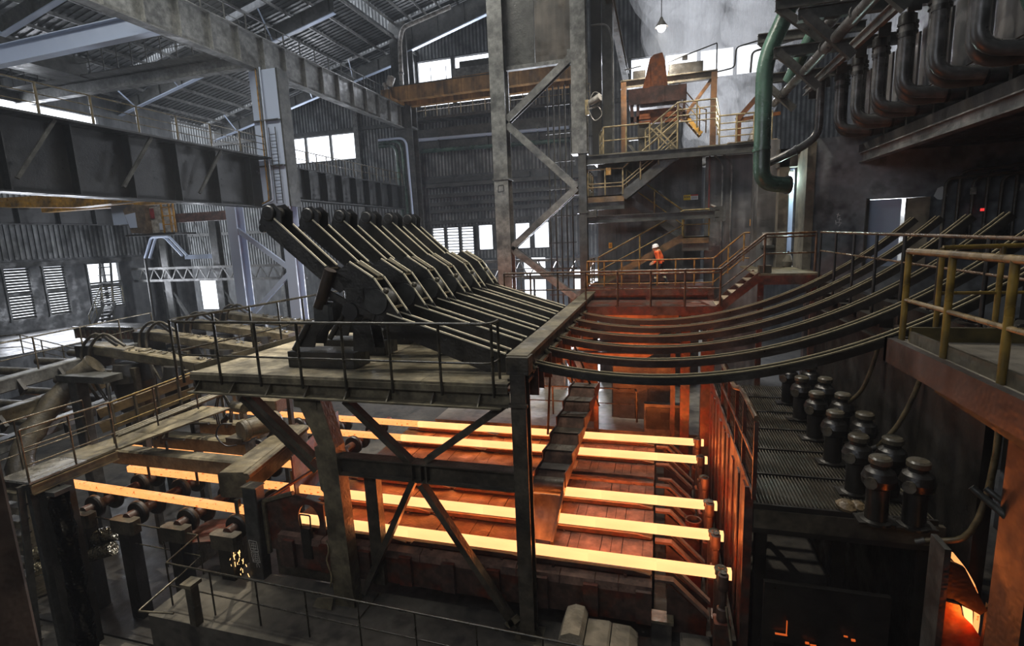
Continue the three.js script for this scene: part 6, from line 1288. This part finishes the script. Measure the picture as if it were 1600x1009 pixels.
{ const t = thing('hanging_spreader', 'pale spreader beam hanging on two ropes before the far wall', 'spreader'); mb().box(-42.2, 9.2, -38.4, -39.4, 9.6, -37.8, 0.03).build('spreader_beam', steelBlue, t); for (const x of [-41.9, -39.8]) mb().cyl([x, 9.6, -38.1], [-40.8, 12.6, -38.1], 0.03, 6).build('rope', steel, t); mb().box(-45, 12.6, -39, -36, 13.4, -38.4, 0.04).build('striped_beam', carMaroon, t); rebase(t); }
{ const t = thing('truss_bridge', 'low lattice bridge crossing the left bay in the distance', 'bridge');
  for (const y of [7.4, 8.45]) mb().box(-45, y, -35.1, -27, y + 0.2, -34.9).build('chord', steel, t);
  for (let k = 0; k < 14; k++) { const x = -44.5 + k * 1.25; mb().bar([x, 7.5, -35], [x + 0.6, 8.5, -35], 0.09, 0.09).build('lacing_bar', steel, t); mb().bar([x + 0.6, 8.5, -35], [x + 1.25, 7.5, -35], 0.09, 0.09).build('lacing_bar', steel, t); }
  rebase(t); }
for (const [x, z, l] of [[-44.6, -37.2, 'dark column at the end of the louvred wall'], [-41.6, -35.5, 'dark column under the crane cab'], [-36.5, -36, 'dark column beside the far bright gate']]) { const t = thing('frame_column', l, 'column'); mb().ib([x, 0, z], [x, 12.4, z], 0.7, 0.6, [0, 0, 1], 0.06, 0.06).build('shaft', steelDark, t); mb().bar([x, 6.5, z], [x + 2, 3.5, z], 0.2, 0.2).build('knee_brace', steelDark, t); rebase(t); }
{ const t = thing('pipe_hoop', 'pale bent pipes rising to the crane cab', 'pipe'); for (const dx of [0, 0.5]) mb().tube(bend([[-41.6 + dx, 9.5, -33.5], [-40.6 + dx, 11.2, -33.5], [-39.2 + dx, 11.2, -33.5], [-37.6 + dx, 9.6, -33.5]], 0.3, 4), 0.1, 8).build('pipe_run', steelBlue, t); mb().cyl([-41.6, 9.5, -33.5], [-41.7, 0, -33.5], 0.1, 8).build('pipe_leg', steelDark, t); rebase(t); }
stair('wall_stair', 'small steel stair before the louvred windows', [-38.5, 4.6], [-36.9, 6.6], -27.0, -26.2, 7, steelDark);
railing('wall_stair_handrail', 'olive handrail of the small stair before the louvred windows', [[-38.5, 4.7, -26.2], [-36.9, 6.7, -26.2], [-35, 6.7, -26.2]], { mat: M('olive yellow rail', '#8f8440'), step: 0.8, r: 0.03, pr: 0.03, mids: [0.55] });
{ const t = thing('inclined_ladder', 'long dark inclined conveyor frame before the louvred windows', 'frame'); for (const dz of [0, 0.8]) mb().bar([-37.4, 4.6, -27 + dz], [-40.8, 9.3, -30 + dz], 0.12, 0.3).build('side_beam', steelDark, t); for (let k = 0; k < 8; k++) mb().box(-37.6 - k * 0.42, 4.9 + k * 0.58, -27 - k * 0.37, -37.4 - k * 0.42, 4.98 + k * 0.58, -26.2 - k * 0.37).build('cross_bar', steelDark, t); rebase(t); }
{ const t = thing('left_platform', 'grey platform with railings in the left distance', 'platform'); for (let k = 0; k < 4; k++) mb().box(-44 + k * 2.2, 4.45, -28, -44 + k * 2.2 + 2.16, 4.55, -18).build('deck_plate', sooty, t); mb().ib([-44, 4.2, -18], [-35.2, 4.2, -18], 0.3, 0.5).build('edge_beam', steelDark, t); for (const x of [-43, -39, -35.5]) mb().bar([x, 0, -18.2], [x, 4.4, -18.2], 0.3, 0.3, [0, 0, 1]).build('support_leg', steelDark, t); rebase(t); }
railing('platform_handrail', 'thin bright handrail of the platform in the left distance', [[-40, 4.55, -18.1], [-35, 4.55, -20], [-31, 3.6, -20.5]], { h: 1.1, mids: [0.4, 0.75], step: 1.6, r: 0.035, pr: 0.035, mat: rodSteel });
{ const t = thing('cooling_tray', 'broad flat tray with a lit rim of upright fins', 'tray'); const wm = M('brown sheet, orange glow in colour', '#9a6a50');  // glow inside the tray is put into the back sheet colour
  mb().box(-30.8, 6.0, -21.6, -26.4, 6.1, -20, 0.02).build('tray_top', steelDark, t); mb().box(-30.8, 6.1, -20.06, -26.4, 6.16, -20).build('rim_strip', rodSteel, t);
  for (let k = 0; k < 13; k++) mb().box(-30.7 + k * 0.36, 5.5, -20.1, -30.66 + k * 0.36, 6.0, -20).build('fin', rodSteel, t); mb().box(-30.8, 5.5, -20.2, -26.4, 6.0, -20.12).build('tray_back', wm, t); mb().box(-30.6, 0, -21.4, -30.2, 5.5, -21).build('tray_leg', sooty, t); mb().box(-27, 0, -21.4, -26.6, 5.5, -21).build('tray_leg', sooty, t); rebase(t); }
// transfer arms with hoses left of the deck
['nearest', 'second', 'third', 'farthest'].forEach((w, k) => {
  const t = thing('transfer_arm', 'dust caked inclined transfer arm left of the deck, ' + w + ' of four', 'arm', 'dust caked transfer arms'), z = -12.6 - 2.4 * k, x0 = -18.4 - 0.5 * k, x1 = -13.6 - 0.4 * k;
  mb().ext([x0, 6.85, z], [x1, 6.35, z], rect(0.55, 0.34, 0.04)).build('arm_box', dusty, t);
  const b = mb(); for (let q = 0; q < 26; q++) { const f = rr(0.3, 1), s = rr(0.03, 0.09); b.ext([x0 + (x1 - x0) * f, 7.02 - 0.5 * f, z + rr(-0.22, 0.22)], [x0 + (x1 - x0) * f + s, 7.06 - 0.5 * f, z + rr(-0.22, 0.22)], rect(s, s * 0.6)); } stuff(b.build('caked_scale', dusty, t));
  mb().box(x0 - 0.5, 6.2, z - 0.4, x0 + 0.2, 7.0, z + 0.4, 0.05).build('pivot_block', sooty, t);
  for (const d of [0, 0.35]) mb().tube(spline([[x0 + 1.2 + d, 7.0, z + 0.2], [x0 + 0.5 + d, 7.4, z + 0.3], [x0 - 0.1 + d, 6.9, z + 0.4], [x0 + d, 5.9, z + 0.5], [x0 + 0.4 + d, 5.2, z + 0.5]], 16), 0.05, 7).build('hose', dustyDark, t);
  for (const f of [0.3, 0.75]) { const x = x0 + (x1 - x0) * f; mb().lathe([[0, 0], [0.5, 0], [0.62, -0.6], [0.5, -1.6], [0.2, -1.8], [0, -1.8]], [x, 6.4, z], [0, 1, 0], 16).build('drive_housing', sooty, t); mb().bar([x + 0.5, 0, z + 0.3], [x + 0.5, 6.3, z + 0.3], 0.18, 0.18, [0, 0, 1]).build('support_post', dustyDark, t); }
  mb().tube(bend([[x0 + 0.9, 6.2, z + 0.5], [x0 + 0.9, 5.0, z + 0.5], [x0 + 1.4, 5.0, z + 0.5], [x0 + 1.4, 5.4, z + 0.5]], 0.1, 3), 0.05, 7).build('drain_hoop', steel, t);
  rebase(t);
});
{ const t = thing('ribbed_duct', 'thick ribbed duct slanting down beside a square post at the left', 'duct'); const pts = [[-17.6, 6.5, -11.9], [-18.1, 6.0, -11.5], [-18.3, 5.2, -10.7], [-18.2, 4.3, -9.9], [-17.9, 2.9, -9.5], [-17.8, 0.1, -9.4]], sp = spline(pts, 24);
  mb().tube(sp, sp.map((_, i) => 0.3 + (i % 4 === 0 ? 0.06 : 0)), 14).build('duct_wrap', dustyDark, t); mb().bar([-17.75, 0, -11.4], [-17.75, 6.1, -11.4], 0.36, 0.36, [0, 0, 1], 0.02).build('square_post', steelDark, t); mb().box(-18.2, 6.1, -11.7, -16.2, 6.3, -11.1).build('post_arm', steelDark, t); rebase(t); }
// roller conveyors running left of the walkway
['upper', 'middle', 'lower'].forEach((w, k) => {
  const t = thing('conveyor_beam', w + ' pale topped conveyor beam left of the walkway', 'conveyor'), y = 6.4 - k * 0.95, xa = -17.6 - 0.2 * k, za = -7.5 + k * 0.5;
  mb().ext([xa, y, za], [xa - 2.2, y, za - 9], rect(0.4, 0.4, 0.03)).build('side_beam', k === 1 ? dusty : steel, t);
  for (let q = 0; q < 7; q++) { const f = q / 7; mb().prism([[xa - 2.2 * f + 0.26, y + 0.1, za - 9 * f], [xa - 2.2 * f + 0.5, y - 0.2, za - 9 * f], [xa - 2.2 * f + 0.26, y - 0.4, za - 9 * f]], [0, 0, 0.1]).build('bracket', sooty, t); mb().cyl([xa - 2.2 * f - 2.6, y - 0.1, za - 9 * f], [xa - 2.2 * f, y - 0.1, za - 9 * f], 0.14, 10).build('roller', dustyDark, t); }
  mb().bar([xa - 0.5, 0, za - 1], [xa - 0.5, y - 0.2, za - 1], 0.3, 0.3, [0, 0, 1]).build('support_leg', sooty, t); mb().bar([xa - 2, 0, za - 8], [xa - 2, y - 0.2, za - 8], 0.3, 0.3, [0, 0, 1]).build('support_leg', sooty, t);
  rebase(t);
});
railing('conveyor_handrail', 'thin bright handrail above the upper conveyor beam', [[-17.4, 6.62, -7.5], [-19.4, 6.62, -15.5]], { h: 1.0, mids: [0.5], step: 1.8, r: 0.025, pr: 0.025, mat: rodSteel });
{ const t = thing('hot_billet_end', 'small glowing billet end far left on the conveyor', 'billet'); mb().box(-21.9, 4.5, -12.2, -21.0, 4.62, -12.05, 0.01).build('glowing_end', coolSteel, t); mb().box(-22.6, 4.5, -12.2, -21.9, 4.6, -12.05, 0.01).build('dark_end', scorched, t); rebase(t); }
// stepped chute hanging over the strands
{
  const t = thing('stepped_chute', 'stepped chute of dark covers and orange lit risers hanging over the billets', 'chute');
  const n = 6, A = V(-2.02, 5.66, -14.7), E = V(-2.48, 4.15, -11.3), d = E.clone().sub(A), w = 0.36;
  for (let k = 0; k < n; k++) {
    const p = A.clone().addScaledVector(d, k / n), q = A.clone().addScaledVector(d, (k + 1) / n), dr = d.y / n;
    const m = p.clone().lerp(q, 0.62);
    mb().prism([[p.x - w, p.y, p.z], [p.x + w, p.y, p.z], [m.x + w, p.y - 0.01, m.z], [m.x - w, p.y - 0.01, m.z]], [0, -0.05, 0]).build('step_cover', k === 5 ? sooty : dustyDark, t);
    mb().prism([[m.x - w, p.y - 0.03, m.z - 0.02], [m.x + w, p.y - 0.03, m.z - 0.02], [q.x + w, p.y + dr - 0.02, q.z], [q.x - w, p.y + dr - 0.02, q.z]], [0, -0.03, -0.03]).build('step_riser', refractory, t);
    for (const s of [-1, 1]) mb().prism([[p.x + s * w, p.y + 0.06, p.z], [q.x + s * w, p.y + 0.04, q.z + 0.02], [q.x + s * w, p.y + dr - 0.1, q.z], [p.x + s * w, p.y - 0.14, p.z]], [s * 0.025, 0, 0]).build('side_plate', scorched, t);
  }
  mb().lathe([[0, 0], [0.2, 0], [0.2, 0.74], [0, 0.74]], [-2.86, 4.1, -11.25], [1, 0, 0], 16).build('end_roll', dustyDark, t);
  mb().prism([[-2.84, 3.95, -11.05], [-2.14, 3.95, -11.05], [-2.3, 3.0, -10.5], [-2.78, 2.95, -10.5]], [0, -0.03, -0.03]).build('end_chute', dusty, t);
  mb().prism([[-2.16, 4.0, -11.05], [-2.1, 4.0, -11.05], [-2.26, 3.05, -10.45], [-2.32, 3.05, -10.45]], [0, 0.12, 0.04]).build('chute_lip', dustyDark, t);
  for (const [x, z] of [[-2.4, -14.6], [-1.66, -14.6], [-2.7, -12.2]]) mb().cyl([x, 5.0, z], [-2.55, 7.3, z], 0.03, 8).build('hanger_rod', sooty, t);
  rebase(t);
}

renderer.render(scene, camera);
